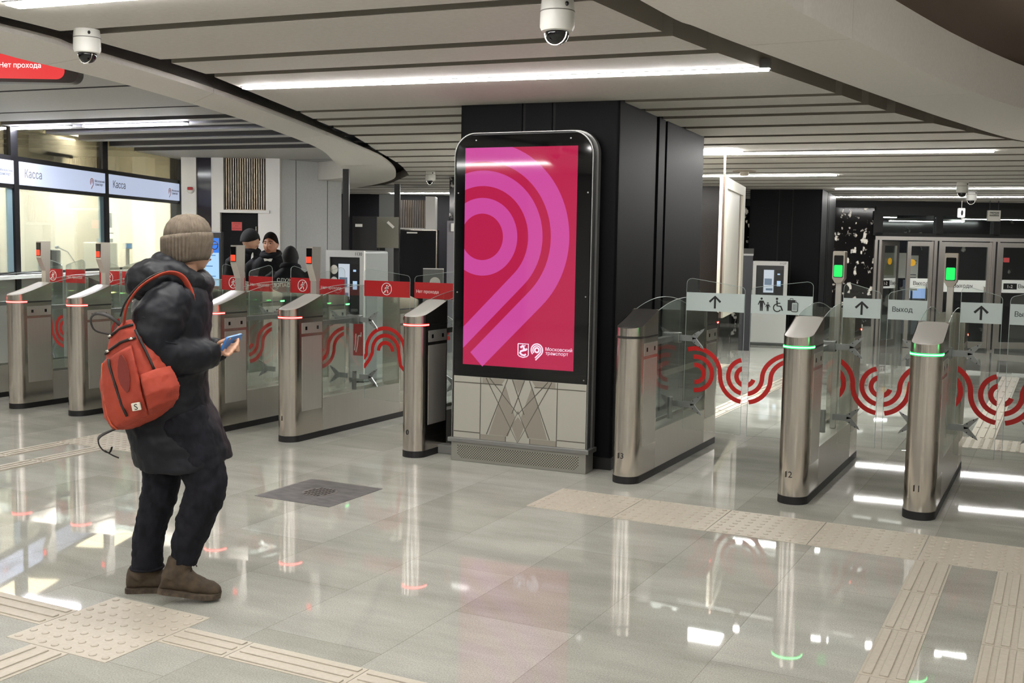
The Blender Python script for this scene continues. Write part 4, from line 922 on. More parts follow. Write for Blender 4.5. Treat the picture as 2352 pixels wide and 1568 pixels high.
# ================================================================ ticket machines
def ticket_machine(x, y, rz, label, number, poster=False):
    t = thing('ticket_machine', label, 'ticket machine', (x, y, 0), rz, 'ticket machines')
    w, dp, h = .55, .5, 1.56;  wf = mat('machine_white', '#c9c9c5', .4)
    bm = BM(); box(bm, -w / 2, w / 2, 0, dp, .0, h, bev=.03); obj('body', bm, mat('machine_grey', '#7d8080', .45, .3), t)
    bm = BM()
    for a in ((-w / 2, w / 2, 1.48, h), (-w / 2, w / 2, .72, .80), (-w / 2, -w / 2 + .055, .80, 1.48), (w / 2 - .06, w / 2, .80, 1.48), (-w / 2, w / 2, .05, .72)): box(bm, a[0], a[1], -.03, .0, a[2], a[3])
    obj('front_frame', bm, wf, t)
    bm = BM(); box(bm, -w / 2 + .055, w / 2 - .06, -.012, .0, .80, 1.48); fp = obj('front_panel', bm, mat('machine_dark', '#26282a', .3), t)
    bm = BM(); box(bm, -.10, .06, -.016, -.0125, .98, 1.40); sc = obj('screen', bm, mat('machine_screen', '#303438', .2, emit='#c9d2dc', es=.75), t)
    bm = BM(); box(bm, -.085, .03, -.018, -.0165, 1.12, 1.24); box(bm, -.06, .045, -.018, -.0165, 1.02, 1.06); obj('screen_picture', bm, mat('machine_picture', '#7d93ad', .3), sc)
    bm = BM(); box(bm, .085, .20, -.016, -.0125, .88, 1.40); obj('payment_panel', bm, black, t)
    bm = BM(); box(bm, .11, .17, -.019, -.0165, 1.10, 1.20); box(bm, .115, .155, -.019, -.0165, 1.31, 1.335); obj('card_reader', bm, mat('reader_lit', '#203040', .2, emit='#bfe0ff', es=.7), t)
    bm = BM(); box(bm, .10, .185, -.04, -.0165, .84, .87); obj('slot', bm, alu, t)
    if poster:
        for k, (z, c) in enumerate(((1.33, '#d8d4c6'), (1.19, '#dfe0d8'))): bm = BM(); disc(bm, -.165, z, .055, -.0125, .002); obj('round_sticker', bm, mat('sticker_' + str(k), c, .5), t)
        bm = BM(); box(bm, .13, .27, -.034, -.0305, .32, .70); rp = obj('red_poster', bm, red_film, t)
        bm = BM(); stroke(bm, [(.17, .36), (.19, .44), (.20, .52)] + arc(.22, .54, .02, 180, 20, 8) + [(.245, .60)], .014, -.0345); stroke(bm, [(.15, .38), (.165, .48), (.17, .58)], .012, -.0345); obj('white_line', bm, white_ink, rp)
    text('number', number, .055, (.2, -.031, 1.52), mat('machine_ink', '#3a3a3a', .5), t)
    return t
ticket_machine(-7.645, 10.62, 0, 'grey ticket machine numbered 1130 with a red poster', '1130', True)
tm = ticket_machine(-4.55, 18.62, radians(14), 'white framed ticket machine numbered 1127 before the far pillar', '1127')
tm.scale = (1.06, 1, .925)
t = thing('intercom_column', 'dark column with a sloping top left of ticket machine 1127', 'column', (-4.63, 17.38, 0), radians(14))
bm = BM(); prism(bm, [(0, 0), (.3, 0), (.3, 1.62), (0, 1.54)], -.09, .09, 'x'); obj('body', bm, mat('dark_grey_paint', '#2b2c30', .4, .3), t)
bm = BM(); prism(bm, [(-.01, 1.541), (.31, 1.626), (.31, 1.655), (-.01, 1.57)], -.10, .10, 'x'); obj('lid', bm, alu, t)

# ================================================================ glass post, white framed panel, brown wall
t = thing('framed_panel', 'white framed pale panel on a slim pole reaching the ceiling, above the arrow wing', 'panel', (-3.46, 11.92, 0), atan2(2.12, -.36))
bm = BM(); box(bm, -.03, -.005, -.012, .012, .88, 2.98); obj('pole', bm, mat('warm_steel', '#b9a193', .25, .9), t)
L_ = 2.15; bm = BM()
for a in ((0, L_, 2.33, 2.45), (L_ - .30, L_, .88, 2.33), (0, .06, .88, 2.33), (0.06, L_ - .3, .88, .95)): box(bm, a[0], a[1], -.03, .05, a[2], a[3])
obj('frame', bm, cream_p, t)
bm = BM(); box(bm, .06, L_ - .30, .0, .04, .95, 2.33); obj('pale_sheet', bm, mat('pale_sheet', '#c9c6ba', .4), t)
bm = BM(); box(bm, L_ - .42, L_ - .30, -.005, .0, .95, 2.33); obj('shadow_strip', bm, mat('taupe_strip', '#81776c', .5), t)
bm = BM(); box(bm, 0, 1.35, 0, .9, 0, 3.36); struct('wall_lift_1', bm, varied('brown_glass_panel', '#2c2520', '#322a25', 50, .25), loc=(-6.65, 18.15, 0), rotz=KR, label='dark brown lift shaft wall behind the white framed panel')
t = thing('smoke_detector', 'round ceiling smoke detector near the white framed panel', 'detector', (-4.05, 14.9, 2.72))
bm = BM(); lathe(bm, [(0, 0), (.16, 0), (.16, -.012), (0, -.012)], n=28); obj('base', bm, mat('detector_tan', '#9a8f80', .5), t)
bm = BM(); lathe(bm, [(.06, -.012), (.06, -.06), (.04, -.07), (0, -.07)], n=20); obj('head', bm, mat('detector_pale', '#b8b0a2', .5), t)

# ================================================================ exit doors on the right
XX, XY_, XR = -3.63, 24.72, radians(26)
zf = -.46
def xstruct(name, parts, m, label):
    bm = BM()
    for p in parts: box(bm, *p)
    return struct(name, bm, m, loc=(XX, XY_, 0), rotz=XR, label=label)
xstruct('wall_exit_1', [(-3.2, -.16, 0, .3, -.6, 2.56)], marble, 'black and white marble wall left of the exit doors')
xstruct('trim_5', [(-.18, 5, -.06, .2, 2.42, 2.60), (-.22, -.02, -.05, .2, 1.98, 2.5), (1.13, 1.27, -.05, .15, 2.0, 2.44), (2.36, 2.5, -.05, .15, 2.0, 2.44), (-.18, 5, -.05, .15, 1.96, 2.04), (-3.2, 6, .02, .3, 2.57, 3.36)], blackmat, 'black beams around the windows over the exit doors')
doorsteel = steel('door_steel', '#c4c0bb', .30, .38, (20, 20, .6), '#bfbab5')
for i, (a, b) in enumerate(((0, 1.13), (1.27, 2.36), (2.5, 4.6))):
    bm = BM(); box(bm, a, b, .02, .03, 2.04, 2.42); struct(f'window_{i+1}', bm, glass, loc=(XX, XY_, 0), rotz=XR, label='window over the exit doors')
t = thing('door_frame', 'steel frame of the glazed exit doors', 'door frame', (XX, XY_, 0), XR)
bm = BM(); box(bm, -.16, 4.8, -.05, .12, 1.88, 1.96); obj('head_rail', bm, doorsteel, t)
for x in (-.10, 1.19, 2.44): bm = BM(); box(bm, x - .075, x + .075, -.05, .12, zf - .05, 1.88); obj('jamb', bm, doorsteel, t); bm = BM(); box(bm, x - .015, x + .02, -.056, -.0505, zf, 1.88); obj('gap', bm, blackmat, t)
def leaf(x, w, rz, label, signs=()):
    t = thing('exit_door', label, 'door', Matrix.Translation((XX, XY_, 0)) @ Matrix.Rotation(XR, 4, 'Z') @ Vector((x, .02, 0)), XR + rz, 'glazed exit doors')
    bm = BM(); f_ = .085
    for a in ((0, f_, zf + .02, 1.86), (w - f_, w, zf + .02, 1.86), (f_, w - f_, 1.76, 1.86), (f_, w - f_, zf + .02, zf + .16)): box(bm, a[0], a[1], -.025, .025, a[2], a[3])
    obj('leaf_frame', bm, doorsteel, t)
    bm = BM(); box(bm, f_, w - f_, -.005, .005, zf + .16, 1.76); g = obj('glass_pane', bm, glass, t)
    bm = BM(); tube(bm, [(w - .13, -.03, .3), (w - .13, -.07, .3), (w - .13, -.07, .9), (w - .13, -.03, .9)], .014, 8); obj('pull_handle', bm, chrome, t)
    for s in signs:
        if s[0] == 'sign':
            bm = BM(); box(bm, f_, w - f_, -.010, -.0055, s[1], s[2]); sg = obj('exit_sign', bm, mat('sign_white', '#dfe3de', .5), g)
            text('lettering', 'Выходы', .12, (s[4], -.012, (s[1] + s[2]) / 2), black_ink, sg, 'LEFT')
            if s[3]:
                bm = BM(); box(bm, s[4] - .32, s[4] - .03, -.014, -.0105, (s[1] + s[2]) / 2 - .065, (s[1] + s[2]) / 2 + .065); nb = obj('number_box', bm, black_ink, sg); text('lettering', s[3], .10, (s[4] - .175, -.016, (s[1] + s[2]) / 2), white_ink, sg)
        if s[0] == 'dot': bm = BM(); disc(bm, s[1], s[2], .075, -.0055, .003); obj('yellow_dot', bm, mat('yellow_sticker', '#d9a51c', .5), g)
        if s[0] == 'red': bm = BM(); box(bm, s[1], s[1] + .13, -.009, -.0055, s[2], s[2] + .10); obj('red_sticker', bm, mat('red_sticker', '#c2464a', .5), g)
    return t
leaf(.0, .62, radians(38), 'open exit door leaf swung inward with a yellow dot', [('dot', .31, 1.42), ('sign', .83, 1.05, '1-2', .36)])
leaf(.55, .555, 0, 'narrow closed exit door leaf with a yellow dot and a grey sign', [('dot', .12, 1.40), ('sign', .84, 1.06, '', .16)])
leaf(1.28, 1.08, 0, 'closed exit door left of the last door jamb, sign without a number', [('sign', .78, 1.04, '', .3)])
leaf(2.53, 1.08, 0, 'exit door at the right edge with the numbered sign and a red sticker', [('sign', .78, 1.06, '1-2', .45), ('red', .1, 1.44)])
# vestibule beyond the doors
def xp(x, y, z): return Matrix.Translation((XX, XY_, 0)) @ Matrix.Rotation(XR, 4, 'Z') @ Vector((x, y, z))
xstruct('wall_exit_2', [(-3, 7, 4.4, 4.6, -.95, 3.3)], varied('vestibule_marble', '#17171b', '#8b8780', 3.5, .12, 0, (1, 1, .8), 0, 8, .5, .66, .74), 'black marble far wall of the exit vestibule')
t = thing('wall_poster', 'white poster with a pale picture behind the left exit door', 'poster', xp(.55, 1.6, 0), XR)
bm = BM(); box(bm, -.08, .55, 0, .03, 1.02, 1.6); sh2 = obj('sheet', bm, mat('poster_white', '#dcdcd4', .5), t)
bm = BM(); prism(bm, [(0, 1.08), (.3, 1.08), (.36, 1.3), (.22, 1.45), (.08, 1.34)], -.003, -.0005, 'y'); obj('picture', bm, mat('poster_picture', '#b5b290', .6), sh2)
bm = BM(); box(bm, -.02, .02, .031, .07, -1.0, 1.5); obj('stand', bm, black, t)
t = thing('notice_sheet', 'tall white notice sheet beside the white poster', 'notice', xp(1.0, 1.2, 0), XR)
bm = BM(); box(bm, 0, .22, 0, .02, .75, 1.55); s3 = obj('sheet', bm, MATS['poster_white'], t)
bm = BM()
for z in (1.42, 1.36, 1.1, 1.04, .9): box(bm, .04, .18, -.003, -.0005, z, z + .02)
obj('print_lines', bm, mat('print_grey', '#55555a', .5), s3)
bm = BM(); box(bm, .09, .13, .021, .05, -1.0, 1.4); obj('stand', bm, black, t)
t = thing('outside_glow', 'pale blue glowing box standing for the lit outside beyond the exit doors', 'display', xp(1.5, 2.4, 0), XR)
bm = BM(); box(bm, -.1, .75, 0, .3, -.35, .95); obj('case', bm, mat('glow_box_grey', '#5b6470', .4), t)
bm = BM(); box(bm, -.06, .42, -.004, -.0005, .52, .84); box(bm, -.06, .55, -.004, -.0005, 0, .4); obj('lit_panes', bm, mat('pale_blue_light', '#506080', .3, emit='#9db8ea', es=.7), t)  # glowing panes stand in for the bluish light outside
bm = BM(); box(bm, -.1, .75, 0.02, .28, -.8, -.35); obj('foot', bm, black, t)
for k, (x, y, z) in enumerate(((.2, 2.5, 2.45), (2.0, 3.0, 2.38), (3.6, 2.6, 2.44))):
    p = xp(x, y, z); light(p.x - .8, p.y - .4, p.x + .8, p.y + .4, .11, 'light line seen through the windows over the exit', z, m=mat('dim_diffuser', '#ffffff', .5, emit='#eef4f0', es=45), group='light lines beyond the exit')
t = thing('exit_lamp', 'grey hanging emergency exit sign before the windows over the doors', 'sign', xp(2.0, -.9, 0), XR)
bm = BM(); box(bm, -.13, .13, 0, .06, 2.30, 2.52); obj('casing', bm, mat('grey_sign_case', '#a8a59b', .5), t)
bm = BM(); box(bm, -.10, .10, -.004, -.0005, 2.40, 2.49); s4 = obj('plate', bm, mat('dark_plate', '#44443c', .4), t); text('lettering', 'ВЫХОД', .062, (0, -.006, 2.445), mat('dim_white', '#b9b7aa', .5), s4)
bm = BM(); [tube(bm, [(x, .03, 2.52), (x, .03, 2.98)], .008, 6) for x in (-.09, .09)]; obj('hanger', bm, black, t)
t = thing('wall_beacon', 'small white beacon box hanging left of the exit sign', 'beacon', xp(1.33, -.9, 0), XR)
bm = BM(); box(bm, -.075, .075, 0, .07, 2.36, 2.56, bev=.02); obj('casing', bm, mat('bright_white', '#f2f2f0', .4, emit='#ffffff', es=.35), t)
bm = BM(); ellipsoid(bm, (0, -.005, 2.46), .022, .012, .055, 12, 8); obj('slot', bm, black, t)
bm = BM(); tube(bm, [(0, .03, 2.56), (0, .03, 2.98)], .008, 6); tube(bm, [(.02, .03, 2.30), (.02, .03, 2.37)], .02, 8); obj('hanger', bm, white_p, t)
# ================================================================ people
skin = varied('skin', '#c39a80', '#b98c72', 20, .5); skin2 = varied('skin_ruddy', '#a8765c', '#98664e', 20, .5)
navy = varied('navy_nylon', '#080a10', '#0d1018', 8, .55, 0, (1, 1, 1), .3, 5, .3)
denim = varied('dark_denim', '#121217', '#1d1d24', 26, .85, 0, (1, 1, .5), .3, 6, .2)
coat_b = varied('black_coat_cloth', '#0a0b0e', '#101116', 20, .8, 0, (1, 1, 1), .15, 4, .2)
suede = varied('brown_suede', '#3c3124', '#4b3e2e', 30, .8, 0, (1, 1, 1), .25)
sole_m = varied('boot_sole', '#3a3026', '#55493a', 40, .8)
knit = varied('beige_knit', '#584e42', '#6a5f52', 40, .9, 0, (1, 1, 1), .2)
orange = varied('orange_canvas', '#a23a23', '#8e301f', 5, .75, 0, (1, 1, 1), .25, 5)
maroon = mat('maroon_worn_patch', '#742b24', .85)
zip_m = mat('black_zip', '#17120f', .6)
hair_b = mat('dark_hair', '#110c09', .95, 0, .1); hair_l = mat('fair_hair', '#8f7a55', .7)
def grow(o, voxel, smooth=4, wrinkle=0, size=.1, seed=0):
    m = o.modifiers.new('r', 'REMESH'); m.mode = 'VOXEL'; m.voxel_size = voxel; m.use_smooth_shade = True
    if smooth: s = o.modifiers.new('s', 'SMOOTH'); s.iterations = smooth; s.factor = .5
    if wrinkle:
        tx = bpy.data.textures.new('fold', 'CLOUDS'); tx.noise_scale = size; tx.noise_depth = 2
        d = o.modifiers.new('d', 'DISPLACE'); d.texture = tx; d.strength = wrinkle; d.mid_level = .5; d.texture_coords = 'LOCAL'
    bake(o); o.data.shade_smooth(); return o
def head_into(bm, c, fwd, k=1.0):
    """head with face, facing the unit vector fwd (horizontal)"""
    fwd = Vector(fwd).normalized(); rt = Vector((fwd.y, -fwd.x, 0)); up = Vector((0, 0, 1))
    n, m = 48, 36; rows = []
    g = lambda a, s: math.exp(-a * a / (2 * s * s))
    for j in range(m + 1):
        ph = -pi / 2 + pi * j / m; z = .118 * sin(ph); cz = max(cos(ph), .02); row = []
        for i in range(n):
            th = 2 * pi * i / n; x = .076 * cz * cos(th); y = .097 * cz * sin(th)
            if z < 0: q = -z / .118; x *= 1 - .22 * q * q; y = y * (1 - .05 * q) + (.012 * q if y > 0 else -.01 * q + .03 * q * q)
            if y > .02:
                y += .024 * g(x, .010) * g(z + .022, .016) + .012 * g(x, .009) * g(z - .002, .022)
                y += .006 * g(z - .030, .010) * g(x, .05)
                y -= .010 * (g(x - .032, .015) + g(x + .032, .015)) * g(z - .012, .011)
                y += .006 * g(x, .022) * (g(z + .052, .006) + g(z + .064, .006)) + .008 * g(x, .02) * g(z + .098, .014)
                y -= .004 * g(x, .02) * g(z + .080, .008)
            row.append(Vector(c) + k * (rt * x + fwd * y + up * z))
        rows.append(row)
    loft(bm, rows)
    for s in (1, -1):
        e = Vector(c) + k * (rt * s * .077 - fwd * .006 - up * .006)
        Mx = Matrix((rt, fwd, up)).transposed().to_4x4() @ Matrix.Rotation(s * .35, 4, 'Z')
        ellipsoid(bm, e, .010 * k, .020 * k, .032 * k, 12, 8, Mx)
def face_parts(parent, c, fwd, k=1.0):
    fwd = Vector(fwd).normalized(); rt = Vector((fwd.y, -fwd.x, 0)); up = Vector((0, 0, 1)); c = Vector(c)
    for s in (1, -1):
        bm = BM(); ellipsoid(bm, c + k * (rt * s * .032 + fwd * .078 + up * .012), .010 * k, .009 * k, .0065 * k, 12, 8); e = obj('eye', bm, mat('eye_white', '#9a8f86', .3), parent, True)
        bm = BM(); ellipsoid(bm, c + k * (rt * s * .032 + fwd * .0865 + up * .012), .0055 * k, .003 * k, .0055 * k, 10, 6); obj('iris', bm, mat('iris_dark', '#1d140f', .2), e, True)
        bm = BM(); tube(bm, [c + k * (rt * s * a + fwd * b + up * z) for a, b, z in ((.016, .096, .034), (.032, .094, .038), (.05, .082, .032))], .0035 * k, 6); obj('eyebrow', bm, hair_b, parent)
    bm = BM(); tube(bm, [c + k * (rt * a + fwd * b - up * .058) for a, b in ((-.024, .088), (-.010, .0995), (0, .101), (.010, .0995), (.024, .088))], [.002 * k, .0045 * k, .005 * k, .0045 * k, .002 * k], 8); obj('lips', bm, mat('lips', '#8a5248', .5), parent)
def finger(bm, pts, r): tube(bm, pts, [r, r, r * .95, r * .8][:len(pts)], 8); ellipsoid(bm, pts[-1], r * .8, r * .8, r * .8, 8, 6)
def plain_hand(bm, w, d, side):
    """relaxed hand hanging from the wrist w along d; side points to the thumb"""
    w, d, s = Vector(w), Vector(d).normalized(), Vector(side).normalized(); nrm = d.cross(s)
    loft(bm, [ring_pts(w + d * t, a, b, 12, s, nrm) for t, a, b in ((-.02, .026, .022), (.02, .034, .017), (.06, .042, .016), (.09, .042, .014))])
    for k, (o_, l) in enumerate(((.031, .068), (.010, .076), (-.011, .070), (-.031, .055))):
        p = w + d * .085 + s * o_; finger(bm, [p, p + d * l * .45 + nrm * .006, p + d * l * .8 + nrm * .02, p + d * l + nrm * .036], .0085)
    p = w + d * .03 + s * .034; finger(bm, [p, p + d * .03 + s * .024, p + d * .058 + s * .03 + nrm * .01], .0095)
def standing(name_label, x, y, yaw, k, coat, hat=None, hair=None, scarf=None, headyaw=0, skin_m=None, cat='person', low=0):
    r = thing('person', name_label, cat, (x, y, 0), yaw, None)
    f = Vector((sin(-headyaw), cos(-headyaw), 0)); hc = Vector((0, .02, 1.585)) * k
    bm = BM(); head_into(bm, hc, f, k)
    loft(bm, [ring_pts(Vector((0, -.005 + .015 * t, 1.40 + .15 * t)) * k, .058 * k, .06 * k, 16) for t in (0, .5, 1)])
    loft(bm, [ring_pts(Vector((0, 0, z)) * k, a * k, b * k, 18) for z, a, b in ((.82, .15, .10), (1.0, .14, .10), (1.25, .17, .11), (1.40, .14, .09), (1.44, .07, .06))])
    for s in (1, -1):
        P = [Vector(p) * k for p in ((s * .17, 0, 1.36), (s * .24, -.03, 1.12), (s * .235, .06, .90), (s * .23, .085, .86))]; tube(bm, P, [.05 * k, .042 * k, .03 * k, .026 * k], 12)
        plain_hand(bm, P[-1], (s * -.05, .3, -1), (-s * .3, 1, .2))
        tube(bm, [Vector(p) * k for p in ((s * .09, 0, .88), (s * .10, .01, .48), (s * .105, -.01, .09))], [.08 * k, .055 * k, .04 * k], 12)
    b = obj('body', bm, skin_m or skin2, r); grow(b, .0065, 2)
    face_parts(b, hc, f, k)
    bm = BM()
    loft(bm, [ring_pts(Vector((0, cy, z)) * k, a * k, b2 * k, 28, sq=2.4) for z, a, b2, cy in ((.58, .235, .18, 0), (.85, .225, .165, 0), (1.05, .21, .15, 0), (1.25, .225, .15, 0), (1.36, .215, .14, 0), (1.42, .16, .125, 0), (1.47, .095, .095, .0), (1.50, .085, .085, .005))])
    for s in (1, -1): tube(bm, [Vector(p) * k for p in ((s * .16, 0, 1.38), (s * .22, -.005, 1.34), (s * .255, -.03, 1.12), (s * .24, .055, .92), (s * .235, .07, .89))], [.075 * k, .08 * k, .068 * k, .055 * k, .05 * k], 14)
    c = obj('coat', bm, coat, r); grow(c, .012, 4, .012, .09)
    if scarf:
        bm = BM(); prism(bm, [(-.05 * k, 1.43 * k), (.05 * k, 1.43 * k), (.012 * k, 1.33 * k), (-.012 * k, 1.33 * k)], .118 * k, .128 * k, 'y'); obj('shirt_collar', bm, scarf, c)
    bm = BM(); tube(bm, [Vector((.092 * cos(a), .092 * sin(a) + .012, 1.475 - .03 * sin(a))) * k for a in [2 * pi * i / 24 for i in range(25)]], .034 * k, 8); obj('collar', bm, coat, c, True)
    bm = BM()
    for s in (1, -1): tube(bm, [Vector(p) * k for p in ((s * .09, 0, .9), (s * .10, .01, .5), (s * .105, -.01, .10), (s * .105, -.01, .04))], [.10 * k, .085 * k, .075 * k, .075 * k], 14)
    t = obj('trousers', bm, coat, r); grow(t, .012, 3)
    for s in (1, -1):
        bm = BM(); loft(bm, [ring_pts((s * .105 * k, yy * k, h * k / 2), wd * k, h * k / 2, 12, Vector((1, 0, 0)), Vector((0, 0, 1)), 2.6) for yy, wd, h in ((-.10, .025, .06), (-.07, .038, .09), (0, .04, .085), (.08, .046, .06), (.15, .04, .05), (.18, .015, .03))]); obj('shoe', bm, mat('black_leather', '#0b0b0c', .35), r, True)
    rt = Vector((f.y, -f.x, 0))
    if hair or hat:
        bm = BM(); rows = []; n = 36; up = Vector((0, 0, 1)); z0, z1, ex = (-.02, .128, .012) if hair else (.0, .145, .020)
        for j in range(11):
            ph = -.18 + (pi / 2 + .18) * j / 10; row = []
            for i in range(n):
                th = 2 * pi * i / n; fr = max(0, sin(th)) ** 3
                zz = (.118 + ex) * sin(ph); cc = max(cos(ph), .02)
                if hair: zz = max(zz, .008 + .068 * max(0, sin(th)) ** 1.3 - .06 * max(0, -sin(th)) ** 2)
                if hair: cc = sqrt(max(.0004, 1 - min(1, (zz / (.118 + ex))) ** 2))
                if hat: zz = max(zz, -.015 + .045 * fr)
                if hat and low: zz = (.118 + ex) * sin(-1.1 + (pi / 2 + 1.1) * j / 10); cc = max(cos(-.9 + (pi / 2 + .9) * j / 10), .02) if j > 3 else .86
                jt = 1 + (.035 * noise.noise(Vector((5 * cos(th), 5 * sin(th), 40 * zz))) if hair else 0)
                row.append(hc + k * (rt * (.076 + ex) * cc * jt * cos(th) + f * ((.097 + ex) * cc * jt * sin(th) - .004) + up * (zz + (.012 * min(1, max(0, zz - .06) / .03) if hair else 0))))
            rows.append(row)
        loft(bm, rows); obj('hair' if hair else 'knit_hat', bm, hair or hat, r, True)
    return r
g1 = standing('bareheaded security man with short dark hair, black coat and white collar, facing the viewer', -8.13, 9.84, radians(180 + 24), 1.02, coat_b, hair=hair_b, scarf=white_p, headyaw=radians(-4))
bm = BM(); box(bm, .11, .16, .160, .168, 1.13, 1.26); b_ = obj('badge', bm, white_p, g1); b_['label'] = 'white paper badge'
g0 = standing('security man in a black knit hat looking down, left of the bareheaded man', -8.54, 9.95, radians(180 + 75), 1.045, coat_b, hat=mat('black_knit', '#0a0a0b', .9), skin_m=skin, headyaw=radians(20))
bm = BM(); tube(bm, [(.04, .12, 1.52), (.07, .15, 1.44), (.10, .16, 1.36)], .012, 8); obj('badge_ribbon', bm, white_p, g0)
g2 = standing('security guard seen from behind in a black hat, security lettering on the back', -7.52, 9.42, radians(28), .935, coat_b, hat=MATS['black_knit'], low=1)
for k_, (s_, z_) in enumerate((('СЛУЖБА', 1.245), ('БЕЗОПАСНОСТИ', 1.19))): text('back_lettering', s_, .052, (0, -.163, z_), mat('reflective_white', '#cfcfc6', .5), g2, bold=.0018)

# ---------------------------------------------------------------- the walking person; local x = picture right, y = away, z = up
PX, PY, PR = -3.644, 3.706, radians(27.106)
w_ = thing('person', 'person walking right in a navy jacket, beige knit hat and brown boots, seen from behind', 'person', (PX, PY, 0), PR)
hd = Vector((.076, .072, 1.636)); fd = Vector((cos(radians(52)), sin(radians(52)), 0))
bm = BM(); head_into(bm, hd, fd, .98)
loft(bm, [ring_pts(p, .056, .06, 16) for p in ((.03, .03, 1.40), (.045, .04, 1.48), (.055, .048, 1.56))])
loft(bm, [ring_pts((.0, .02, z), a, b, 18) for z, a, b in ((.80, .14, .13), (1.0, .13, .12), (1.25, .14, .13), (1.40, .11, .11), (1.44, .06, .06))])
tube(bm, [(.05, -.10, 1.40), (0, -.17, 1.24), (.03, -.17, 1.165), (.13, -.09, 1.152), (.195, -.015, 1.16)], [.05, .045, .042, .036, .028], 12)
tube(bm, [(-.02, .16, 1.40), (-.0, .22, 1.2), (.05, .22, 1.14), (.15, .16, 1.15), (.20, .11, 1.16)], [.05, .045, .042, .036, .028], 12)
# near hand: palm, four curled fingers, thumb on top of the phone
loft(bm, [ring_pts(p, a, b, 12, Vector((.1, .5, .85)).normalized(), Vector((.2, -.85, .48)).normalized()) for p, a, b in (((.185, -.02, 1.155), .026, .022), ((.215, -.008, 1.165), .034, .018), ((.245, .006, 1.178), .038, .016))])
for k in range(4):
    b0 = Vector((.247 + .004 * k, -.018 + .017 * k, 1.150 + .014 * k)); l = (.9, 1.0, .95, .8)[3 - k]
    finger(bm, [b0, b0 + Vector((.030, -.018, .000)) * l, b0 + Vector((.046, -.008, .014)) * l, b0 + Vector((.042, .010, .028)) * l], .0088)
finger(bm, [Vector((.210, -.012, 1.192)), Vector((.232, -.022, 1.208)), Vector((.256, -.020, 1.218)), Vector((.272, -.010, 1.224))], .0098)
# far hand
loft(bm, [ring_pts(p, a, b, 12, Vector((0, .3, .95)).normalized(), Vector((.2, -.9, .3)).normalized()) for p, a, b in (((.19, .12, 1.16), .026, .022), ((.22, .11, 1.17), .034, .018), ((.245, .10, 1.18), .038, .016))])
for k in range(4):
    b0 = Vector((.25, .095 - .004 * k, 1.155 + .015 * k)); finger(bm, [b0, b0 + Vector((.028, -.004, 0)), b0 + Vector((.040, -.022, .006)), b0 + Vector((.032, -.038, .01))], .0085)
finger(bm, [Vector((.215, .10, 1.195)), Vector((.24, .085, 1.21)), Vector((.262, .068, 1.222))], .0095)
for s, P in ((1, ((.05, -.06, .85), (.17, -.05, .55), (.055, -.04, .15))), (-1, ((-.03, .08, .85), (-.09, .09, .47), (-.155, .09, .10)))): tube(bm, P, [.075, .05, .036], 12)
b = obj('body', bm, skin, w_); grow(b, .005, 2); face_parts(b, hd, fd, .98)
# jacket
bm = BM(); rows = []
for z, cu, hu, cw, hw in ((.625, .048, .216, .02, .20), (.72, .035, .218, .02, .20), (.82, .005, .212, .02, .19), (.93, -.008, .175, .01, .178), (1.02, -.012, .168, .01, .176), (1.15, -.008, .178, .0, .185), (1.28, 0, .176, .0, .19), (1.38, .008, .172, .01, .18), (1.45, .022, .145, .02, .145), (1.50, .04, .11, .03, .11)):
    row = ring_pts((cu, cw, z), hu, hw, 40, sq=2.3)
    if z < .7:
        for p in row: q = (p.x - cu) / hu; p.z += .012 + .045 * q * q * (1 if q > 0 else .5) - .02
    rows.append(row)
loft(bm, rows)
tube(bm, [(.06, -.10, 1.425), (.03, -.15, 1.38), (.005, -.185, 1.32), (-.008, -.20, 1.25), (-.005, -.20, 1.19), (.04, -.185, 1.158), (.10, -.135, 1.148), (.16, -.07, 1.148), (.192, -.025, 1.154), (.203, -.010, 1.157)], [.085, .105, .114, .108, .098, .090, .082, .072, .062, .054], 20)
tube(bm, [(-.02, .13, 1.425), (-.02, .19, 1.34), (.0, .215, 1.22), (.05, .21, 1.15), (.13, .165, 1.148), (.185, .125, 1.158)], [.085, .10, .095, .085, .072, .055], 18)
j = obj('jacket', bm, navy, w_); grow(j, .009, 4, .020, .075)
bm = BM()
ellipsoid(bm, (-.062, -.065, 1.488), .122, .115, .098, 24, 14, Matrix.Rotation(radians(-18), 4, 'Y')); ellipsoid(bm, (-.03, .03, 1.53), .10, .10, .065)
tube(bm, [(.048 + .085 * cos(a), .028 + .09 * sin(a), 1.515 - .045 * cos(a)) for a in [2 * pi * i / 28 for i in range(29)]], .054, 14)
tube(bm, [(.048 + .078 * cos(a), .028 + .08 * sin(a), 1.455 - .045 * cos(a)) for a in [2 * pi * i / 28 for i in range(29)]], .056, 14)
h = obj('hood', bm, varied('navy_nylon_dark', '#07090e', '#0c0e15', 8, .55, 0, (1, 1, 1), .3, 5, .3), j); grow(h, .008, 5, .026, .06)
for P, r_ in (([(-.10, -.262, 1.21), (-.02, -.302, 1.238), (.06, -.268, 1.228), (.10, -.21, 1.21)], .004), ([(-.03, -.295, 1.335), (.04, -.275, 1.32), (.10, -.215, 1.29)], .003)):
    bm = BM(); tube(bm, P, r_, 6); obj('sleeve_seam', bm, navy, j, True)
bm = BM(); tube(bm, [(.205 + .0, -.010 + .052 * cos(a), 1.157 + .052 * sin(a)) for a in [2 * pi * i / 20 for i in range(21)]], .012, 8); obj('cuff', bm, navy, j, True)
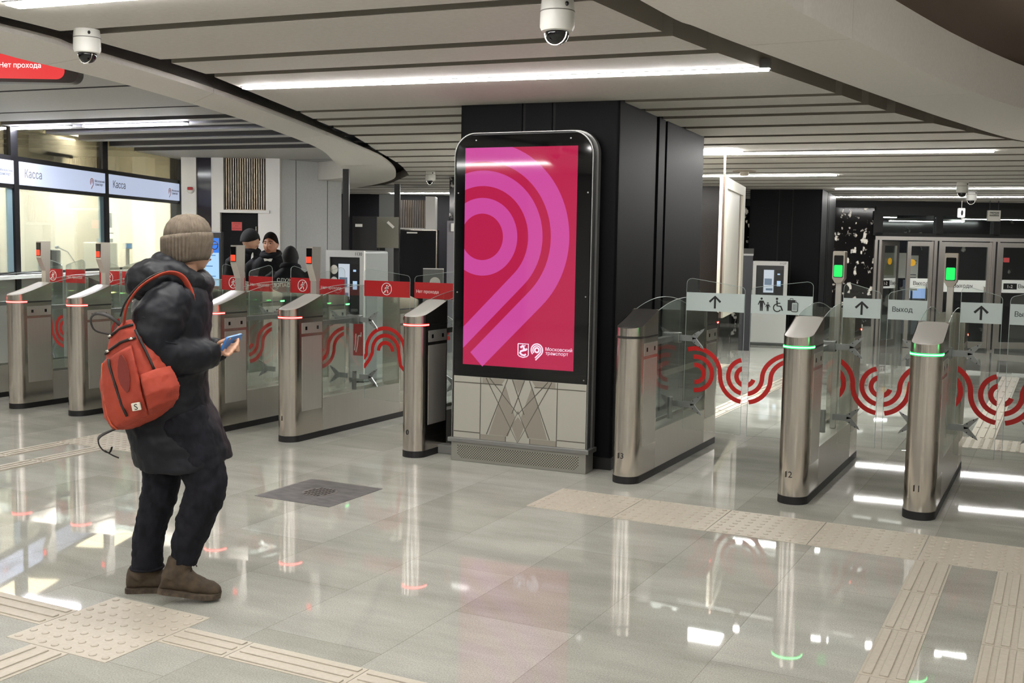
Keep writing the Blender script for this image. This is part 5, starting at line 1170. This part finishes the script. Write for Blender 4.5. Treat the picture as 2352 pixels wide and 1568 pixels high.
# jeans
bm = BM()
tube(bm, [(.05, -.06, .88), (.09, -.06, .78), (.135, -.055, .68), (.172, -.05, .57), (.168, -.05, .52), (.135, -.045, .44), (.105, -.04, .36), (.078, -.04, .27), (.060, -.04, .205), (.055, -.04, .18)], [.125, .12, .108, .097, .094, .087, .083, .072, .063, .061], 20)
tube(bm, [(-.03, .08, .88), (-.055, .085, .74), (-.075, .09, .60), (-.09, .09, .47), (-.115, .09, .38), (-.14, .09, .29), (-.152, .09, .20), (-.155, .09, .112)], [.125, .112, .097, .084, .077, .073, .071, .074], 20)
t = obj('jeans', bm, denim, w_); grow(t, .008, 3, .020, .05)
bm = BM(); tube(bm, [(-.155 + .074 * cos(a), .09 + .074 * sin(a), .118) for a in [2 * pi * i / 24 for i in range(25)]], .007, 8); obj('cuff', bm, denim, t, True)
# boots
def boot(heel, toe, ank, ar):
    heel, toe = Vector(heel), Vector(toe); f = (toe - heel).normalized(); L = (toe - heel).length; sd = f.cross(Vector((0, 0, 1))).normalized(); up = sd.cross(f)
    bm = BM()
    prof = ((0, .022, .075), (.04, .034, .10), (.14, .038, .125), (.28, .037, .13), (.42, .037, .115), (.56, .041, .088), (.70, .046, .072), (.84, .043, .062), (.94, .032, .05), (1, .012, .03))
    loft(bm, [ring_pts(heel + f * s * L + up * (.016 + hh / 2), wd, hh / 2, 18, sd, up, 2.5) for s, wd, hh in prof])
    b0 = heel + f * .17 * L + up * .07; tube(bm, [b0, b0.lerp(Vector(ank), .5), Vector(ank)], [.050, .053, ar], 18)
    o = obj('boot', bm, suede, w_); grow(o, .007, 3, .010, .035)
    bm = BM(); pts = []
    for s, wd, hh in prof: pts.append((s * L, wd + .006))
    outl = [(a, b2) for a, b2 in pts] + [(a, -b2) for a, b2 in pts[::-1]]
    A = [[bm.verts.new(heel + f * (a * 1.02 - .004) + sd * b2 + up * (z + (.012 * max(0, a / L - .75) / .25))) for a, b2 in outl] for z in (0, .024)]
    n = len(outl)
    for i in range(n): bm.faces.new((A[0][i], A[0][(i + 1) % n], A[1][(i + 1) % n], A[1][i]))
    bm.faces.new(A[0]); bm.faces.new(A[1]); obj('sole', bm, sole_m, o)
    bm = BM()
    for q in (.40, .46, .52):
        p = heel + f * q * L + up * (.142 - (q - .40) * .35); tube(bm, [p - sd * .022, p + up * .004, p + sd * .022], .003, 6)
    p = heel + f * .36 * L + up * .15; tube(bm, [p, p + f * .03 + up * .012, p + f * .05 - up * .01], .003, 6); obj('laces', bm, zip_m, o)
boot((-.048, -.075, .052), (.222, -.025, .004), (.048, -.045, .195), .058)
boot((-.248, .075, 0.0), (.030, .120, 0.0), (-.155, .09, .125), .062)
# hat
bm = BM(); rows = []; n = 264
for z, r_, cu in ((1.562, .094, .058), (1.575, .103, .058), (1.61, .110, .058), (1.65, .114, .060), (1.680, .115, .061), (1.694, .113, .061), (1.698, .106, .062), (1.690, .101, .062), (1.698, .104, .063), (1.722, .101, .064), (1.748, .091, .064), (1.770, .072, .064), (1.786, .045, .064), (1.793, .006, .064)):
    row = []
    for i in range(n):
        th = 2 * pi * i / n; rr = r_ + (.0034 * cos(44 * th) if r_ > .03 else 0)
        row.append(Vector((cu + rr * cos(th) * 1.0, .055 + rr * 1.0 * sin(th), z + rr * cos(th + .35) * (.26 if z < 1.63 else .12 if z < 1.70 else .05) - .004)))
    rows.append(row)
loft(bm, rows); ht = obj('knit_hat', bm, knit, w_, True)
rtd = Vector((fd.y, -fd.x, 0)); up_ = Vector((0, 0, 1)); bm = BM()
for s in (1, -1):
    c = hd + rtd * s * .033 + fd * .104 + up_ * .010
    tube(bm, [c + rtd * .026 * cos(a) + up_ * .019 * sin(a) for a in [2 * pi * i / 18 for i in range(19)]], .002, 6)
    tube(bm, [hd + rtd * s * .060 + fd * .102 + up_ * .016, hd + rtd * s * .080 + fd * .05 + up_ * .014, hd + rtd * s * .082 - fd * .01 + up_ * .010], .0024, 6)
tube(bm, [hd + rtd * .008 + fd * .106 + up_ * .014, hd - rtd * .008 + fd * .106 + up_ * .014], .002, 6)
obj('glasses', bm, mat('glasses_frame', '#4a3b30', .3, .4), w_)
# phone in the hand
ph_ = thing('phone', 'blue phone held in the walking person\'s hands', 'phone', (PX, PY, 0), PR)
ph_.location = Matrix.Translation((PX, PY, 0)) @ Matrix.Rotation(PR, 4, 'Z') @ Vector((.268, .035, 1.203))
wx = Vector((.45, -.16, .88)).normalized(); ly = Vector((.25, .96, .06)); ly = (ly - wx * ly.dot(wx)).normalized(); nz = wx.cross(ly)
Mp = Matrix((wx, ly, nz)).transposed().to_4x4()
bm = BM(); prism(bm, rrect(-.036, .036, -.073, .073, .011, n=5), -.0045, .0045); bmesh.ops.transform(bm, matrix=Mp, verts=bm.verts); obj('case', bm, mat('blue_phone', '#3f78bb', .35), ph_)
bm = BM(); prism(bm, rrect(-.033, .033, -.070, .070, .010, n=5), .0046, .0052); bmesh.ops.transform(bm, matrix=Mp, verts=bm.verts); obj('screen', bm, mat('phone_glass', '#101418', .1), ph_)

# ---------------------------------------------------------------- backpack
bp = thing('backpack', 'orange backpack with black zips hanging on the walking person\'s right shoulder', 'backpack', (PX, PY, 0), PR)
T_, B_ = Vector((-.132, -.215, 1.305)), Vector((-.050, -.200, .862)); ax = (B_ - T_).normalized()
ew = Vector((.80, -.58, .16)); ew = (ew - ax * ew.dot(ax)).normalized(); ed = ew.cross(ax)
if ed.y > 0: ed = -ed
prof = ((0, .030, .020), (.03, .062, .040), (.10, .092, .062), (.22, .116, .080), (.40, .142, .096), (.60, .158, .104), (.80, .164, .106), (.92, .156, .096), (.98, .13, .072), (1.0, .07, .04))
def hwd(t):
    for (a, b1, c1), (a2, b2, c2) in zip(prof, prof[1:]):
        if t <= a2: q = (t - a) / (a2 - a); return b1 + (b2 - b1) * q, c1 + (c2 - c1) * q
    return prof[-1][1:]
def bps(t, th, off=0):
    hw_, hd_ = hwd(t); c, s = cos(radians(th)), sin(radians(th)); e = 2 / 2.7
    a_ = (hw_ + off) * math.copysign(abs(c) ** e, c)
    return T_.lerp(B_, t) + ew * a_ + ed * (hd_ + off) * math.copysign(abs(s) ** e, s) + Vector((0, 0, .30 * a_))
bm = BM(); loft(bm, [[bps(t, 360 * i / 40) for i in range(40)] for t in [q / 26 for q in range(27)]])
bd = obj('body', bm, orange, bp); grow(bd, .007, 4, .016, .06)
bm = BM(); loft(bm, [[bps(t, 45 + 90 * i / 16, off) for i in range(17)] + [bps(t, 135 - 90 * i / 16, -.02) for i in range(17)] for t, off in ((.26, .002), (.30, .018), (.5, .024), (.8, .022), (.93, .015), (.97, .002))])
fp = obj('front_pocket', bm, orange, bp); grow(fp, .006, 3, .010, .05)
bm = BM(); loft(bm, [[bps(t, -20 + 62 * i / 10, off) for i in range(11)] + [bps(t, 42 - 62 * i / 10, -.02) for i in range(11)] for t, off in ((.58, .014), (.66, .026), (.8, .034), (.92, .024), (.97, .004))])
sp = obj('side_pocket', bm, orange, bp); grow(sp, .006, 3, .012, .05)
def zipline(name, P, r_=.006, m=zip_m): bm = BM(); tube(bm, P, r_, 6); return obj(name, bm, m, bp, True)
zipline('zip', [bps(.06 + .018 * abs(i - 4) / 4, 20 + 14 * i, .004) for i in range(9)])
zipline('zip', [bps(.20 + .02 * abs(i - 4) / 4, 30 + 11 * i, .006) for i in range(9)])
zipline('zip', [bps(.30 + .60 * i / 10, 92 - 1.0 * i, .024) for i in range(11)])
zipline('zip', [bps(.14 + .44 * i / 8, 22 - 1.5 * i, .006) for i in range(9)])
zipline('piping', [bps(.30 + .66 * i / 10, 112, .020) for i in range(11)], .0035, mat('orange_piping', '#c65a3a', .7))
for p in (bps(.215, 100, .012), bps(.075, 108, .010), bps(.215, 42, .012)): bm = BM(); ellipsoid(bm, p, .010, .005, .006, 8, 6); obj('zip_puller', bm, chrome, bp, True)
bm = BM(); loft(bm, [[bps(t, a, .0262) for a in (70 - q, 70, 70 + q)] + [bps(t, a, .0182) for a in (70 + q, 70, 70 - q)] for t, q in ((.33, 2), (.37, 6), (.43, 9), (.52, 11), (.60, 9), (.66, 5), (.69, 2))]); obj('worn_patch', bm, maroon, bp)
q0 = bps(.86, 60, .036); bm = BM(); nrm = (ew * .6 + ed * .8).normalized(); tx = (ew - nrm * ew.dot(nrm)).normalized(); ty = nrm.cross(tx)
Mb = Matrix((tx, -ax, nrm)).transposed().to_4x4(); Mb.translation = q0
box(bm, -.019, .019, -.017, .017, -.01, .003, Mb, .003); bd2 = obj('badge', bm, mat('badge_white', '#cfc6b8', .6), bp)
s_ = text('badge_letter', 'S', .036, (0, 0, 0), black_ink, bd2, bold=.001); s_.matrix_local = Mb @ Matrix.Translation((0, 0, .0036))
def strap(name, P, wd, m, th=.005): bm = BM(); tube(bm, bend(P), th, 10, wd / th); return obj(name, bm, m, bp, True)
st = strap('shoulder_strap', [(-.128, -.245, 1.27), (-.118, -.265, 1.33), (-.100, -.272, 1.39), (-.060, -.255, 1.455), (-.010, -.215, 1.500), (.040, -.165, 1.524), (.085, -.125, 1.510), (.115, -.10, 1.455), (.135, -.095, 1.37)], .0155, orange)
bm = BM(); tube(bm, bend([Vector(p) + Vector((-.002, -.004, .006)) for p in ((-.132, -.265, 1.33), (-.107, -.276, 1.39), (-.062, -.259, 1.455), (-.012, -.219, 1.502), (.035, -.172, 1.526))]), .004, 8, 1.6); obj('strap_webbing', bm, zip_m, st, True)
strap('grab_handle', [bps(.05, 150, .004), (-.255, -.24, 1.27), (-.270, -.25, 1.32), (-.245, -.25, 1.345), (-.19, -.25, 1.335), (-.140, -.24, 1.292)], .010, zip_m, .004)
strap('bottom_strap', [bps(.93, 150, .0), (-.250, -.22, .80), (-.258, -.215, .765), (-.240, -.21, .735), (-.215, -.205, .725), (-.205, -.2, .75)], .017, zip_m, .003)
strap('strap_end', [(-.235, -.21, .735), (-.20, -.205, .712), (-.175, -.2, .70)], .004, zip_m, .003)
strap('side_strap', [bps(.45, 168, .004), bps(.6, 165, .010), bps(.7, 160, .008)], .010, zip_m, .004)
